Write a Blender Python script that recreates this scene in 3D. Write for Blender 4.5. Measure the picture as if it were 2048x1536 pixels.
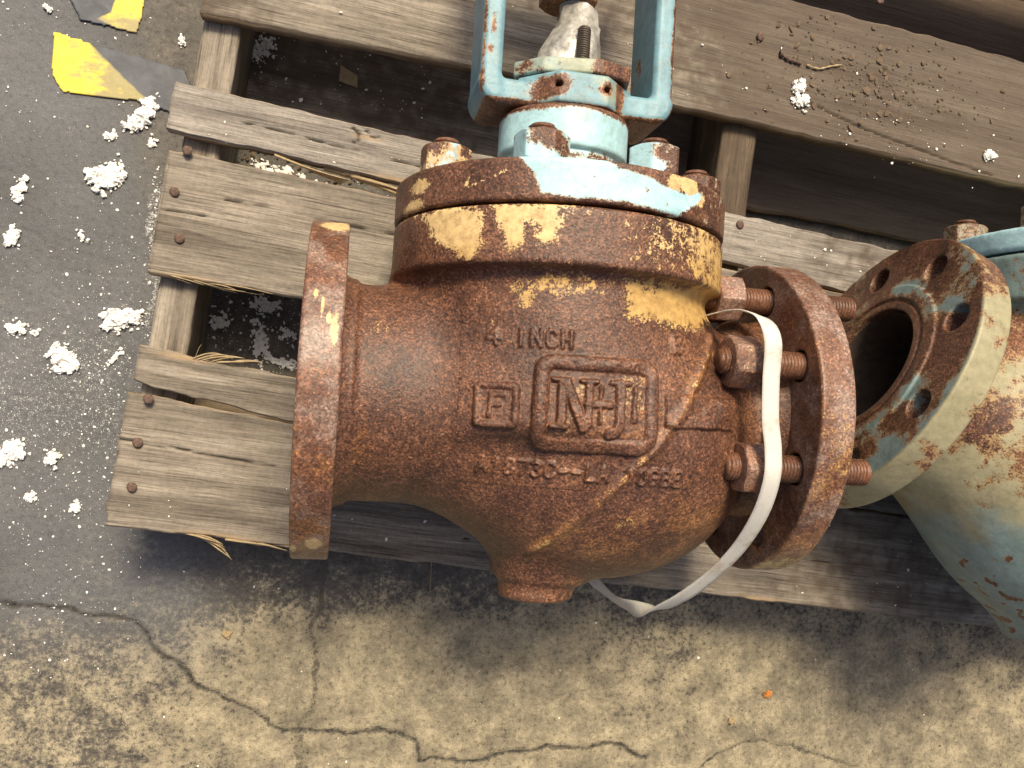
import bpy, math, random
import numpy as np
from mathutils import Matrix, Vector, Euler

for _o in list(bpy.data.objects):
    bpy.data.objects.remove(_o)
scene = bpy.context.scene
COL = scene.collection
RAD = math.radians

# ------------------------------------------------------------------ camera, sky, sun, exposure
ZV = 0.254                      # height of the valve's pipe axis above the floor
cam_data = bpy.data.cameras.new("camera")
cam_data.sensor_fit = 'HORIZONTAL'
cam_data.sensor_width = 36.0
cam_data.lens = 36.0 * 1702.9 / 2048.0
cam_data.clip_start = 0.02
cam_data.clip_end = 500.0
cam = bpy.data.objects.new("camera", cam_data)
COL.objects.link(cam)
_w = np.array([-0.029042717851708536, 0.20465734613247272, -0.06271531720385295])
def rodrigues(w):
    t = np.linalg.norm(w); k = w / t
    K = np.array([[0, -k[2], k[1]], [k[2], 0, -k[0]], [-k[1], k[0], 0]])
    return np.eye(3) + np.sin(t) * K + (1 - np.cos(t)) * K @ K
_R = rodrigues(_w).T
_m = Matrix.Identity(4)
for _i in range(3):
    for _j in range(3):
        _m[_i][_j] = float(_R[_i, _j])
_m[0][3], _m[1][3], _m[2][3] = -0.07817265822938232, -0.009782099367093238, 0.6677208684851711 + ZV
cam.matrix_world = _m
scene.camera = cam

SUN_EL, SUN_AZ = RAD(60), RAD(4)      # azimuth measured from +Y towards +X
world = bpy.data.worlds.new("World"); scene.world = world; world.use_nodes = True
_nt = world.node_tree
_sky = _nt.nodes.new('ShaderNodeTexSky'); _sky.sky_type = 'NISHITA'; _sky.sun_disc = False
_sky.sun_elevation = SUN_EL; _sky.sun_rotation = SUN_AZ
_sky.air_density = 0.5; _sky.dust_density = 6.0; _sky.ozone_density = 0.3
_nt.links.new(_sky.outputs[0], _nt.nodes['Background'].inputs[0])
_nt.nodes['Background'].inputs[1].default_value = 0.052
_sl = bpy.data.lights.new("sun", 'SUN'); _sl.energy = 1.5; _sl.angle = RAD(14)
_sl.color = (1.0, 0.86, 0.62)
sun = bpy.data.objects.new("sun", _sl); COL.objects.link(sun)
_d = Vector((math.sin(SUN_AZ) * math.cos(SUN_EL), math.cos(SUN_AZ) * math.cos(SUN_EL), math.sin(SUN_EL)))
sun.rotation_euler = _d.to_track_quat('Z', 'Y').to_euler()
scene.view_settings.view_transform = 'Standard'
scene.view_settings.look = 'None'
scene.view_settings.exposure = 1.6
scene.view_settings.gamma = 1.0

rng = np.random.default_rng(7)
random.seed(7)

# ------------------------------------------------------------------ numpy noise
_L = rng.random((48, 48, 48)).astype(np.float32)
def vnoise(x, y, z=0.0):
    x = np.asarray(x, np.float32); y = np.asarray(y, np.float32); z = np.zeros_like(x) + np.float32(z) if np.isscalar(z) else np.asarray(z, np.float32)
    xi = np.floor(x); yi = np.floor(y); zi = np.floor(z)
    fx = x - xi; fy = y - yi; fz = z - zi
    fx = fx * fx * (3 - 2 * fx); fy = fy * fy * (3 - 2 * fy); fz = fz * fz * (3 - 2 * fz)
    a = xi.astype(np.int64) % 48; b = yi.astype(np.int64) % 48; c = zi.astype(np.int64) % 48
    a1 = (a + 1) % 48; b1 = (b + 1) % 48; c1 = (c + 1) % 48
    L = _L
    v = ((L[a, b, c] * (1 - fx) + L[a1, b, c] * fx) * (1 - fy) + (L[a, b1, c] * (1 - fx) + L[a1, b1, c] * fx) * fy) * (1 - fz) \
        + ((L[a, b, c1] * (1 - fx) + L[a1, b, c1] * fx) * (1 - fy) + (L[a, b1, c1] * (1 - fx) + L[a1, b1, c1] * fx) * fy) * fz
    return v
def fbm(x, y, z=0.0, o=4, s=1.0):
    r = 0; a = .5; t = 0
    for i in range(o):
        k = s * 2.03 ** i
        r = r + a * vnoise(np.asarray(x) * k + 7.3 * i, np.asarray(y) * k + 3.1 * i, np.asarray(z) * k + 1.7 * i); t += a; a *= .5
    return r / t                                          # 0..1, mean .5
def sstep(a, b, x):
    t = np.clip((x - a) / (b - a), 0, 1); return t * t * (3 - 2 * t)
def polysd(P, x, y):
    """signed distance to a polygon, positive inside"""
    P = np.array(P, float); d = np.full(np.shape(x), 1e9); ins = np.zeros(np.shape(x), bool)
    for i in range(len(P)):
        a = P[i]; b = P[(i + 1) % len(P)]
        e = b - a; wx = x - a[0]; wy = y - a[1]
        t = np.clip((wx * e[0] + wy * e[1]) / (e @ e), 0, 1)
        d = np.minimum(d, (wx - e[0] * t) ** 2 + (wy - e[1] * t) ** 2)
        c = ((a[1] > y) != (b[1] > y))
        xx = a[0] + (y - a[1]) / ((b[1] - a[1]) if b[1] != a[1] else 1e-12) * e[0]
        ins ^= (c & (x < xx))
    return np.sqrt(d) * np.where(ins, 1, -1)
def linesd(P, x, y):
    P = np.array(P, float); d = np.full(np.shape(x), 1e9)
    for i in range(len(P) - 1):
        a = P[i]; e = P[i + 1] - a; wx = x - a[0]; wy = y - a[1]
        t = np.clip((wx * e[0] + wy * e[1]) / (e @ e), 0, 1)
        d = np.minimum(d, (wx - e[0] * t) ** 2 + (wy - e[1] * t) ** 2)
    return np.sqrt(d)

# ------------------------------------------------------------------ signed-distance shapes, meshed by surface nets
def smin(a, b, k):
    h = np.clip(.5 + .5 * (b - a) / k, 0, 1); return b + (a - b) * h - k * h * (1 - h)
def smax(a, b, k): return -smin(-a, -b, k)
def cylX(x, y, z, r, x0, x1, e=.002):
    return smax(np.sqrt(y * y + z * z) - r, np.maximum(x0 - x, x - x1), e)
def cylY(x, y, z, r, y0, y1, e=.002):
    return smax(np.sqrt(x * x + z * z) - r, np.maximum(y0 - y, y - y1), e)
def rbox(x, y, z, c, h, r):
    qx = abs(x - c[0]) - h[0] + r; qy = abs(y - c[1]) - h[1] + r; qz = abs(z - c[2]) - h[2] + r
    return np.sqrt(np.maximum(qx, 0) ** 2 + np.maximum(qy, 0) ** 2 + np.maximum(qz, 0) ** 2) + np.minimum(np.maximum(qx, np.maximum(qy, qz)), 0) - r
def nets(f, lo, hi, h):
    ax = [np.arange(lo[i], hi[i] + h, h, dtype=np.float32) for i in range(3)]
    F = f(ax[0][:, None, None], ax[1][None, :, None], ax[2][None, None, :]).astype(np.float32)
    F = np.broadcast_to(F, (len(ax[0]), len(ax[1]), len(ax[2])))
    S = F < 0
    n = [s - 1 for s in F.shape]
    cnt = np.zeros(n, np.int8)
    for i in (0, 1):
        for j in (0, 1):
            for k in (0, 1):
                cnt += S[i:i + n[0], j:j + n[1], k:k + n[2]]
    act = (cnt > 0) & (cnt < 8)
    idx = -np.ones(n, np.int64); A = np.argwhere(act); idx[act] = np.arange(len(A))
    acc = np.zeros((len(A), 3)); num = np.zeros(len(A))
    cs = [(i, j, k) for i in (0, 1) for j in (0, 1) for k in (0, 1)]
    for a in cs:
        for d in range(3):
            if a[d] == 0:
                b = list(a); b[d] = 1
                fa = F[A[:, 0] + a[0], A[:, 1] + a[1], A[:, 2] + a[2]]; fb = F[A[:, 0] + b[0], A[:, 1] + b[1], A[:, 2] + b[2]]
                m = (fa < 0) != (fb < 0); t = np.where(m, fa / np.where(m, fa - fb, 1), 0)
                p = np.tile(np.array(a, float), (len(A), 1)); p[:, d] += t
                acc[m] += p[m]; num[m] += 1
    V = np.array(lo) + (A + acc / num[:, None]) * h
    for _ in range(3):
        e = h * .3
        f0 = f(V[:, 0], V[:, 1], V[:, 2])
        g = np.stack([f(V[:, 0] + e, V[:, 1], V[:, 2]) - f0, f(V[:, 0], V[:, 1] + e, V[:, 2]) - f0, f(V[:, 0], V[:, 1], V[:, 2] + e) - f0], 1) / e
        V = V - np.clip(f0 / ((g ** 2).sum(1) + .05), -h * .6, h * .6)[:, None] * g
    Q = []
    for d in range(3):
        u, v = (d + 1) % 3, (d + 2) % 3
        sl = [slice(None)] * 3; sl2 = [slice(None)] * 3
        sl[d] = slice(0, F.shape[d] - 1); sl2[d] = slice(1, None)
        for q in (u, v):
            sl[q] = slice(1, F.shape[q] - 1); sl2[q] = slice(1, F.shape[q] - 1)
        s0 = S[tuple(sl)]; s1 = S[tuple(sl2)]
        E = np.argwhere(s0 != s1)
        if not len(E): continue
        pos = E.copy(); pos[:, u] += 1; pos[:, v] += 1
        def c(du, dv):
            q = pos.copy(); q[:, u] -= du; q[:, v] -= dv
            return idx[q[:, 0], q[:, 1], q[:, 2]]
        quad = np.stack([c(1, 1), c(0, 1), c(0, 0), c(1, 0)], 1)
        inside_first = s0[tuple(E.T)]
        quad[~inside_first] = quad[~inside_first][:, ::-1]
        Q.append(quad)
    return V, np.concatenate(Q)

# ------------------------------------------------------------------ object helpers
def mesh_from(name, V, Q, smooth=True, attr=None):
    V = np.asarray(V, np.float32); me = bpy.data.meshes.new(name)
    if isinstance(Q, np.ndarray):
        k = Q.shape[1]
        me.vertices.add(len(V)); me.vertices.foreach_set('co', V.ravel())
        me.loops.add(Q.size); me.loops.foreach_set('vertex_index', Q.astype(np.int32).ravel())
        me.polygons.add(len(Q)); me.polygons.foreach_set('loop_start', np.arange(0, Q.size, k, dtype=np.int32))
        me.update(calc_edges=True)
    else:
        me.from_pydata([tuple(map(float, v)) for v in V], [], Q); me.update()
    me.polygons.foreach_set('use_smooth', [smooth] * len(me.polygons))
    if attr is not None:
        a = me.color_attributes.new('mask', 'FLOAT_COLOR', 'POINT')
        a.data.foreach_set('color', np.asarray(attr, np.float32).ravel())
    return me
def link(name, me, mat=None, parent=None, loc=None, M=None):
    o = bpy.data.objects.new(name, me); COL.objects.link(o)
    if mat is not None and me is not None and len(me.materials) == 0: me.materials.append(mat)
    if parent is not None: o.parent = parent
    if M is not None: o.matrix_local = M
    elif loc is not None: o.location = loc
    return o
def tag(o, label=None, cat=None, group=None, kind=None):
    if label: o['label'] = label
    if cat: o['category'] = cat
    if group: o['group'] = group
    if kind: o['kind'] = kind
    return o
def empty(name, loc=(0, 0, 0), rz=0.0):
    o = bpy.data.objects.new(name, None); COL.objects.link(o); o.location = loc; o.rotation_euler = (0, 0, rz)
    o.empty_display_size = .02
    return o
def gridfaces(nu, nv, wrapv=False):
    i = np.arange(nu - 1)[:, None]; j = np.arange(nv if wrapv else nv - 1)[None, :]
    j1 = (j + 1) % nv
    return np.stack([i * nv + j + 0 * i, (i + 1) * nv + j, (i + 1) * nv + j1, i * nv + j1 + 0 * i], -1).reshape(-1, 4)
def lathe_x(prof, n=64, rfun=None):
    """prof: [(x, r)] revolved round X; rfun(x, r, theta) may change r"""
    prof = np.array(prof, float); th = np.linspace(0, 2 * np.pi, n, endpoint=False)
    X = prof[:, 0][:, None] + 0 * th[None]; R = prof[:, 1][:, None] + 0 * th[None]
    if rfun is not None: R = rfun(X, R, th[None] + 0 * X)
    V = np.stack([X, R * np.cos(th)[None], R * np.sin(th)[None]], -1).reshape(-1, 3)
    return V, gridfaces(len(prof), n, True)[:, ::-1]

# ------------------------------------------------------------------ materials
class NT:
    def __init__(s, name):
        s.m = bpy.data.materials.new(name); s.m.use_nodes = True; s.t = s.m.node_tree
        s.b = s.t.nodes['Principled BSDF']
    def n(s, typ, **k):
        x = s.t.nodes.new('ShaderNode' + typ)
        for a, v in k.items(): setattr(x, a, v)
        return x
    def l(s, a, b): s.t.links.new(a, b)
    def pos(s, scale=(1, 1, 1), obj=True, off=None):
        tc = s.n('TexCoord'); mp = s.n('Mapping'); s.l(tc.outputs['Object'], mp.inputs[0]); mp.inputs['Scale'].default_value = scale
        if off is not None: s.l(off, mp.inputs['Location'])
        return mp.outputs[0]
    def noise(s, vec, scale, detail=4, rough=.55, dist=0.0):
        x = s.n('TexNoise'); s.l(vec, x.inputs['Vector']); x.inputs['Scale'].default_value = scale
        x.inputs['Detail'].default_value = detail; x.inputs['Roughness'].default_value = rough; x.inputs['Distortion'].default_value = dist
        return x.outputs['Fac']
    def voro(s, vec, scale, feature='F1', out='Distance'):
        x = s.n('TexVoronoi', feature=feature); s.l(vec, x.inputs['Vector']); x.inputs['Scale'].default_value = scale
        return x.outputs[out]
    def ramp(s, fac, stops, interp='LINEAR'):
        r = s.n('ValToRGB'); r.color_ramp.interpolation = interp; s.l(fac, r.inputs[0])
        e = r.color_ramp.elements
        while len(e) < len(stops): e.new(.5)
        for i, (p, c) in enumerate(stops):
            e[i].position = p; e[i].color = (*c, 1) if not np.isscalar(c) else (c, c, c, 1)
        return r.outputs[0]
    def math(s, op, a, b=None, clamp=False):
        x = s.n('Math', operation=op, use_clamp=clamp)
        for i, v in enumerate((a, b)):
            if v is None: continue
            if np.isscalar(v): x.inputs[i].default_value = v
            else: s.l(v, x.inputs[i])
        return x.outputs[0]
    def mix(s, f, a, b, blend='MIX'):
        x = s.n('Mix', data_type='RGBA', blend_type=blend)
        for i, v in ((0, f), (6, a), (7, b)):
            if np.isscalar(v): x.inputs[i].default_value = v
            elif isinstance(v, tuple): x.inputs[i].default_value = (*v, 1)
            else: s.l(v, x.inputs[i])
        return x.outputs[2]
    def mask(s):
        a = s.n('Attribute', attribute_name='mask'); sp = s.n('SeparateColor'); s.l(a.outputs['Color'], sp.inputs[0])
        return sp.outputs[0], sp.outputs[1], sp.outputs[2], a.outputs['Alpha']
    def step(s, v, a, b):
        x = s.n('MapRange', interpolation_type='SMOOTHSTEP'); s.l(v, x.inputs[0]); x.inputs[1].default_value = a; x.inputs[2].default_value = b
        return x.outputs[0]
    def bump(s, h, strength, dist, nrm=None):
        x = s.n('Bump'); s.l(h, x.inputs['Height']); x.inputs['Strength'].default_value = strength; x.inputs['Distance'].default_value = dist
        if nrm is not None: s.l(nrm, x.inputs['Normal'])
        return x.outputs[0]
    def out(s, col, rough, nrm=None, spec=.5, metal=0.0):
        for k, v in (('Base Color', col), ('Roughness', rough), ('Normal', nrm), ('Metallic', metal), ('Specular IOR Level', spec)):
            if v is None: continue
            if np.isscalar(v): s.b.inputs[k].default_value = v
            elif isinstance(v, tuple): s.b.inputs[k].default_value = (*v, 1)
            else: s.l(v, s.b.inputs[k])
        return s.m

def make_rust(name='rusty_painted_iron', cream=(.66, .47, .22), gold=(.50, .32, .11), blue=(.165, .315, .375), pale=(.33, .36, .26), dark=1.0, soft=.055, relief=1.0, gr=.78, dust=0.0):
    t = NT(name)
    geo = t.n('NewGeometry'); p = geo.outputs['Position']
    mR, mG, mB, mA = t.mask()
    n1 = t.noise(p, 26, 5, .6); n2 = t.noise(p, 150, 6, .72); n3 = t.noise(p, 620, 3, .7); n4 = t.noise(p, 9, 3, .5)
    k = dark
    base = t.ramp(n1, [(.32, (.058 * k, .027 * k, .017 * k)), (.5, (.105 * k, .048 * k, .028 * k)), (.68, (.170 * k, .082 * k, .048 * k))])
    base = t.mix(t.math('MULTIPLY', t.step(n4, .42, .66), .6), base, (.125 * k, .060 * k, .037 * k))
    n5 = t.noise(p, 15, 6, .62, .4); n6 = t.noise(p, 44, 6, .7)
    base = t.mix(t.math('MULTIPLY', t.step(n5, .50, .64), .45), base, (.165 * k, .076 * k, .038 * k))
    base = t.mix(t.math('MULTIPLY', t.step(n6, .54, .66), .50), base, (.060 * k, .030 * k, .022 * k))
    base = t.mix(t.math('MULTIPLY', t.step(n6, .40, .30), .35), base, (.26 * k, .15 * k, .095 * k))
    sp = t.ramp(n2, [(.30, (.72, .68, .66)), (.5, (.98, .97, .96)), (.70, (1.32, 1.26, 1.18))])
    base = t.mix(.75, base, sp, 'MULTIPLY')
    vg = t.voro(p, 760, 'F1', 'Color'); vs = t.n('SeparateColor'); t.l(vg, vs.inputs[0])
    grain = t.ramp(t.math('ADD', t.math('MULTIPLY', n3, .6), t.math('MULTIPLY', vs.outputs[0], .4)), [(.30, (.30, .27, .25)), (.48, (.84, .82, .80)), (.64, (1.5, 1.44, 1.36)), (.76, (3.0, 2.85, 2.6))])
    base = t.mix(gr, base, grain, 'MULTIPLY')
    if dust: base = t.mix(t.math('MULTIPLY', t.step(t.noise(p, 30, 6, .7), .42, .60), dust), base, t.mix(.6, (.27, .20, .165), grain, 'MULTIPLY'))  # pinkish dust tone; on the flange rims it paints the sky's sheen
    # fresh orange rust
    og = t.step(t.math('ADD', mB, t.math('MULTIPLY', t.math('SUBTRACT', n2, .5), 1.5)), .48, .90)
    oc = t.ramp(n1, [(.35, (.24, .100, .028)), (.65, (.38, .19, .068))])
    base = t.mix(t.math('MULTIPLY', og, .45), base, t.mix(.7, oc, grain, 'MULTIPLY'))
    # paint layers
    jit = t.math('ADD', t.math('MULTIPLY', t.math('SUBTRACT', n2, .5), 1.1), t.math('MULTIPLY', t.math('SUBTRACT', n3, .5), .95))
    fr = t.step(t.math('ADD', mR, jit), .51 - soft, .51 + soft)
    fg = t.step(t.math('ADD', mG, jit), .50 - soft, .50 + soft)
    crm = t.mix(.8, t.mix(mA, cream, gold), t.ramp(n2, [(.35, (.55, .5, .45)), (.6, (1.1, 1.1, 1.1))]), 'MULTIPLY')
    blu = t.mix(t.step(t.math('ADD', mA, t.math('MULTIPLY', t.math('SUBTRACT', n1, .5), .5)), .3, .7), blue, pale)
    blu = t.mix(.5, blu, t.ramp(n2, [(.33, (.62, .6, .55)), (.55, (1.0, 1.0, 1.0)), (.7, (1.15, 1.15, 1.15))]), 'MULTIPLY')
    blu = t.mix(.55, blu, t.ramp(t.noise(p, 38, 6, .65), [(.33, (.58, .58, .52)), (.5, (.95, .95, .93)), (.66, (1.22, 1.2, 1.16))]), 'MULTIPLY')
    blu = t.mix(t.math('MULTIPLY', t.step(n3, .60, .68), .55), blu, (.30, .17, .07))
    # rust bleeding at the border of the paint
    halo = t.step(t.math('ADD', mG, t.math('MULTIPLY', t.math('SUBTRACT', n2, .5), .7)), .42, .70)
    blu = t.mix(t.math('MULTIPLY', t.math('SUBTRACT', 1.0, halo), .75), blu, (.42, .22, .07))
    c = t.mix(fr, base, crm); c = t.mix(fg, c, blu)
    paint = t.math('MAXIMUM', fr, fg)
    rough = t.mix(paint, t.ramp(n3, [(.35, .30), (.65, .58)]), (.48, .48, .48))
    amp = t.math('SUBTRACT', 1.0, t.math('MULTIPLY', paint, .75))
    h = t.math('ADD', t.math('MULTIPLY', t.math('ADD', t.math('MULTIPLY', n2, 1.0), t.math('MULTIPLY', n3, .45)), amp), t.math('MULTIPLY', paint, .55))
    nr = t.bump(h, .85 * relief, .0010)
    nr = t.bump(n1, .35, .004, nr)
    return t.out(c, rough, nr, .5)

def make_wood(name, c0, c1, c2, dirt=.5):
    t = NT(name)
    oi = t.n('ObjectInfo'); cb = t.n('CombineXYZ'); t.l(t.math('MULTIPLY', oi.outputs['Random'], 7.0), cb.inputs[0]); t.l(t.math('MULTIPLY', oi.outputs['Random'], 3.0), cb.inputs[1])
    p = t.pos((1, 1, 1), off=cb.outputs[0])
    g = t.n('Mapping'); t.l(p, g.inputs[0]); g.inputs['Scale'].default_value = (5, 60, 60); gv = g.outputs[0]
    g2 = t.n('Mapping'); t.l(p, g2.inputs[0]); g2.inputs['Scale'].default_value = (22, 620, 200); gv2 = g2.outputs[0]
    a = t.noise(gv, 1.0, 6, .6, .35); b = t.noise(gv2, 1.0, 4, .7, .2); d = t.noise(p, 13, 5, .6); e = t.noise(p, 240, 4, .7)
    col = t.ramp(a, [(.30, c0), (.5, c1), (.70, c2)])
    col = t.mix(.75, col, t.ramp(b, [(.32, (.34, .32, .30)), (.48, (.92, .92, .91)), (.70, (1.45, 1.42, 1.38))]), 'MULTIPLY')
    # drying checks: thin dark lines along the grain
    chk = t.step(b, .37, .30)
    g3 = t.n('Mapping'); t.l(p, g3.inputs[0]); g3.inputs['Scale'].default_value = (7, 460, 60)
    chk2 = t.math('MULTIPLY', t.step(t.noise(g3.outputs[0], 1.0, 3, .6, .5), .36, .31), t.step(d, .35, .6))
    col = t.mix(t.math('MULTIPLY', t.math('MAXIMUM', t.math('MULTIPLY', chk, .5), chk2), .8), col, (.022, .017, .013))
    col = t.mix(t.math('MULTIPLY', t.step(d, .50, .70), dirt), col, t.mix(.5, col, (.30, .27, .25), 'MULTIPLY'))
    col = t.mix(.35, col, t.ramp(e, [(.35, (.55, .53, .5)), (.6, (1.15, 1.15, 1.15))]), 'MULTIPLY')
    mR, mG, mB, mA = t.mask()
    col = t.mix(mR, col, (.015, .012, .009))               # splits and nail holes
    col = t.mix(t.math('MULTIPLY', t.step(t.math('ADD', mG, t.math('MULTIPLY', t.math('SUBTRACT', t.noise(p, 60, 5, .7), .5), 1.2)), .4, .75), .75), col, (.075, .052, .036))   # dirt, plus shade at the right and in the gaps put into the colour
    col = t.mix(t.math('MULTIPLY', mB, .7), col, (.36, .24, .12))       # fresh torn wood
    nr = t.bump(t.math('ADD', t.math('MULTIPLY', a, .5), t.math('ADD', b, t.math('MULTIPLY', e, .3))), .7, .0012)
    return t.out(col, .78, nr, .3)

def make_floor():
    t = NT('worn_concrete')
    p = t.pos()
    mR, mG, mB, mA = t.mask()
    a = t.noise(p, 6, 6, .6); b = t.noise(p, 34, 6, .68); c = t.noise(p, 190, 5, .75); d = t.noise(p, 800, 3, .7)
    grey = t.ramp(b, [(.33, (.062, .055, .046)), (.5, (.110, .099, .083)), (.67, (.185, .165, .135))])
    warm = t.ramp(b, [(.33, (.145, .124, .085)), (.5, (.265, .228, .152)), (.67, (.42, .36, .24))])
    fw = t.step(t.math('ADD', mG, t.math('ADD', t.math('MULTIPLY', t.math('SUBTRACT', b, .5), 1.3), t.math('MULTIPLY', t.math('SUBTRACT', c, .5), 1.9))), .30, .72)
    col = t.mix(fw, grey, warm)
    col = t.mix(t.math('MULTIPLY', mB, .75), col, t.ramp(a, [(.35, (.085, .090, .098)), (.65, (.140, .146, .157))]))  # smooth sealed grey at left, its blue partly sky reflection put into the colour
    spk = t.ramp(c, [(.33, (.22, .21, .19)), (.45, (.80, .79, .77)), (.62, (1.08, 1.08, 1.08)), (.75, (1.55, 1.5, 1.45))])
    col = t.mix(t.math('SUBTRACT', .85, t.math('MULTIPLY', mB, .35)), col, spk, 'MULTIPLY')
    col = t.mix(.55, col, t.ramp(d, [(.32, (.45, .45, .45)), (.55, (1.05, 1.05, 1.05)), (.7, (1.4, 1.4, 1.4))]), 'MULTIPLY')
    crk = t.step(t.math('ADD', mR, t.math('ADD', t.math('MULTIPLY', t.math('SUBTRACT', c, .5), 2.0), t.math('MULTIPLY', t.math('SUBTRACT', b, .5), .8))), .42, .66)
    col = t.mix(t.math('MULTIPLY', crk, .8), col, (.040, .036, .028))
    core = t.step(t.math('ADD', mR, t.math('MULTIPLY', t.math('SUBTRACT', c, .5), 1.2)), .72, .86)
    col = t.mix(t.math('MULTIPLY', core, .85), col, (.010, .009, .007))
    pw = t.step(t.math('ADD', mA, t.math('ADD', t.math('MULTIPLY', t.math('SUBTRACT', d, .5), 2.2), t.math('MULTIPLY', t.math('SUBTRACT', c, .5), 1.6))), .80, .98)
    col = t.mix(t.math('MULTIPLY', pw, .75), col, (.62, .61, .58))
    h = t.math('ADD', t.math('MULTIPLY', c, .7), t.math('MULTIPLY', d, .4))
    nr = t.bump(h, .8, .0011); nr = t.bump(b, .4, .004, nr)
    return t.out(col, t.ramp(b, [(.35, .55), (.65, .85)]), nr, .4)

def make_plain(name, col, rough=.8, var=.3, scale=200, bump=.0005, spec=.4, metal=0.0):
    t = NT(name); p = t.pos(); a = t.noise(p, scale, 5, .7)
    c = t.mix(1.0, col, t.ramp(a, [(.3, (1 - var,) * 3), (.7, (1 + var,) * 3)]), 'MULTIPLY')
    return t.out(c, rough, t.bump(a, .7, bump), spec, metal)
RUST = make_rust()
RUST_STUD = make_rust('rusty_stud_iron', dark=1.15, relief=.12, gr=.35)
RUST_NUT = make_rust('rusty_nut_iron', dark=1.45, relief=.35, gr=.55, dust=.5)
RUST_FLANGE = make_rust('dusty_sheen_iron', dark=1.15, relief=.5, gr=.62, soft=.16, dust=.65)  # lighter rust with the rims' sky sheen put into the colour
RUST_BLUE = make_rust('rusty_sunlit_blue_iron', blue=(.40, .64, .70))  # bleached blue paint, made paler still with sunlight put into the colour
RUST2 = make_rust('weathered_green_blue_iron', cream=(.62, .54, .32), gold=(.55, .45, .22), blue=(.20, .28, .275), pale=(.31, .285, .175), soft=.14, dark=1.0)
WOOD_GREY = make_wood('weathered_grey_wood', (.13, .115, .10), (.25, .225, .195), (.38, .345, .305), .35)
WOOD_TAN = make_wood('weathered_tan_wood', (.11, .093, .073), (.215, .185, .148), (.33, .29, .235), .45)
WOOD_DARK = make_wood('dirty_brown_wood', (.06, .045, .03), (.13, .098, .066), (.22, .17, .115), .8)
FLOOR = make_floor()
FOAM = make_plain('white_foam', (.84, .82, .77), .95, .08, 300, .0012, .2)
NAIL = make_plain('rusty_nail_iron', (.10, .06, .045), .75, .6, 400, .0006)
def make_strap():
    t = NT('white_plastic_strap'); p = t.pos(); a = t.noise(p, 55, 5, .7); b = t.noise(p, 500, 3, .7)
    c = t.mix(t.math('MULTIPLY', t.step(a, .52, .68), .55), (.78, .77, .71), (.50, .38, .24))
    c = t.mix(t.math('MULTIPLY', t.step(b, .60, .70), .4), c, (.35, .24, .15))
    m = t.out(c, .34, t.bump(a, .5, .0012), .5)
    t.b.inputs['Subsurface Weight'].default_value = .0
    tr = t.n('BsdfTranslucent'); tr.inputs[0].default_value = (.75, .68, .50, 1); mx = t.n('MixShader'); mx.inputs[0].default_value = .28
    t.l(t.b.outputs[0], mx.inputs[1]); t.l(tr.outputs[0], mx.inputs[2]); o = [q for q in t.t.nodes if q.type == 'OUTPUT_MATERIAL'][0]; t.l(mx.outputs[0], o.inputs[0])
    return m
STRAP = make_strap()
GREASE = make_plain('greasy_grey_metal', (.42, .40, .35), .4, .6, 90, .0015, .6, .35)
BORE_SHADE = make_plain('bore_shade', (.05, .035, .025), .8, .4, 120, .001)  # near-black: the shade inside the bore put into the colour
STRAW = make_plain('torn_wood_fibre', (.36, .27, .15), .8, .25, 150, .0003)
GRIT = make_plain('brown_grit', (.12, .085, .055), .95, .5, 150, .001)
CHIP = make_plain('orange_rust_flake', (.50, .20, .05), .9, .4, 200, .0008)

# ------------------------------------------------------------------ valve castings (local frame: X along the pipe, Y along the stem, Z up)
def f_body(x, y, z):
    e = np.sqrt(((x - .030) / .130) ** 2 + ((y + .015) / .120) ** 2 + (z / .108) ** 2)
    ball = (e - 1) * .117
    ball = smin(ball, np.sqrt((x - .058) ** 2 + (y + .022) ** 2 + z * z * 1.05) - .108, .02)
    pl = cylX(x, y, z, .083, -.1935 + .02, .0, .004)
    flare = cylX(x, y, z, .0855 + .6 * np.maximum(0, -.160 - x), -.172, -.158, .002)
    d = smin(ball, pl, .035); d = smin(d, flare, .008)
    pr = cylX(x, y, z, .070, .05, .176, .004); d = smin(d, pr, .010)
    d = smin(d, cylX(x, y, z, .080 + .5 * np.maximum(0, x - .158), .152, .176, .003), .005)
    # lobe joining the ball to the outlet
    d = smin(d, np.sqrt((x - .128) ** 2 + (y + .050) ** 2 + (z + .030) ** 2) - .050, .012)
    nk = cylY(x, y, z, .116, -.02, .10, .01); d = smin(d, nk, .024)
    fl = cylY(x, y, z, .1312, .0905, .1305, .0035); d = smin(d, fl, .013)
    bs = cylY(x + .002, y, z, .030, -.154, -.05, .004)
    bs = smin(bs, cylY(x + .002, y, z, .034, -.135, -.05, .004), .012); d = smin(d, bs, .02)
    # foundry seam
    q = 1e9; P = [(.110, .066), (.101, .050), (.077, .012), (.050, -.028), (.021, -.062), (-.004, -.092), (-.020, -.110)]
    for a, b in zip(P[:-1], P[1:]):
        ex, ey = b[0] - a[0], b[1] - a[1]
        t = np.clip(((x - a[0]) * ex + (y - a[1]) * ey) / (ex * ex + ey * ey), 0, 1)
        q = np.minimum(q, (x - a[0] - ex * t) ** 2 + (y - a[1] - ey * t) ** 2)
    d = d - .0026 * np.exp(-q / .0034 ** 2) * (z > .03)
    return smax(d, -cylX(x, y, z, .055, -.3, .3, .001), .003)
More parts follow.
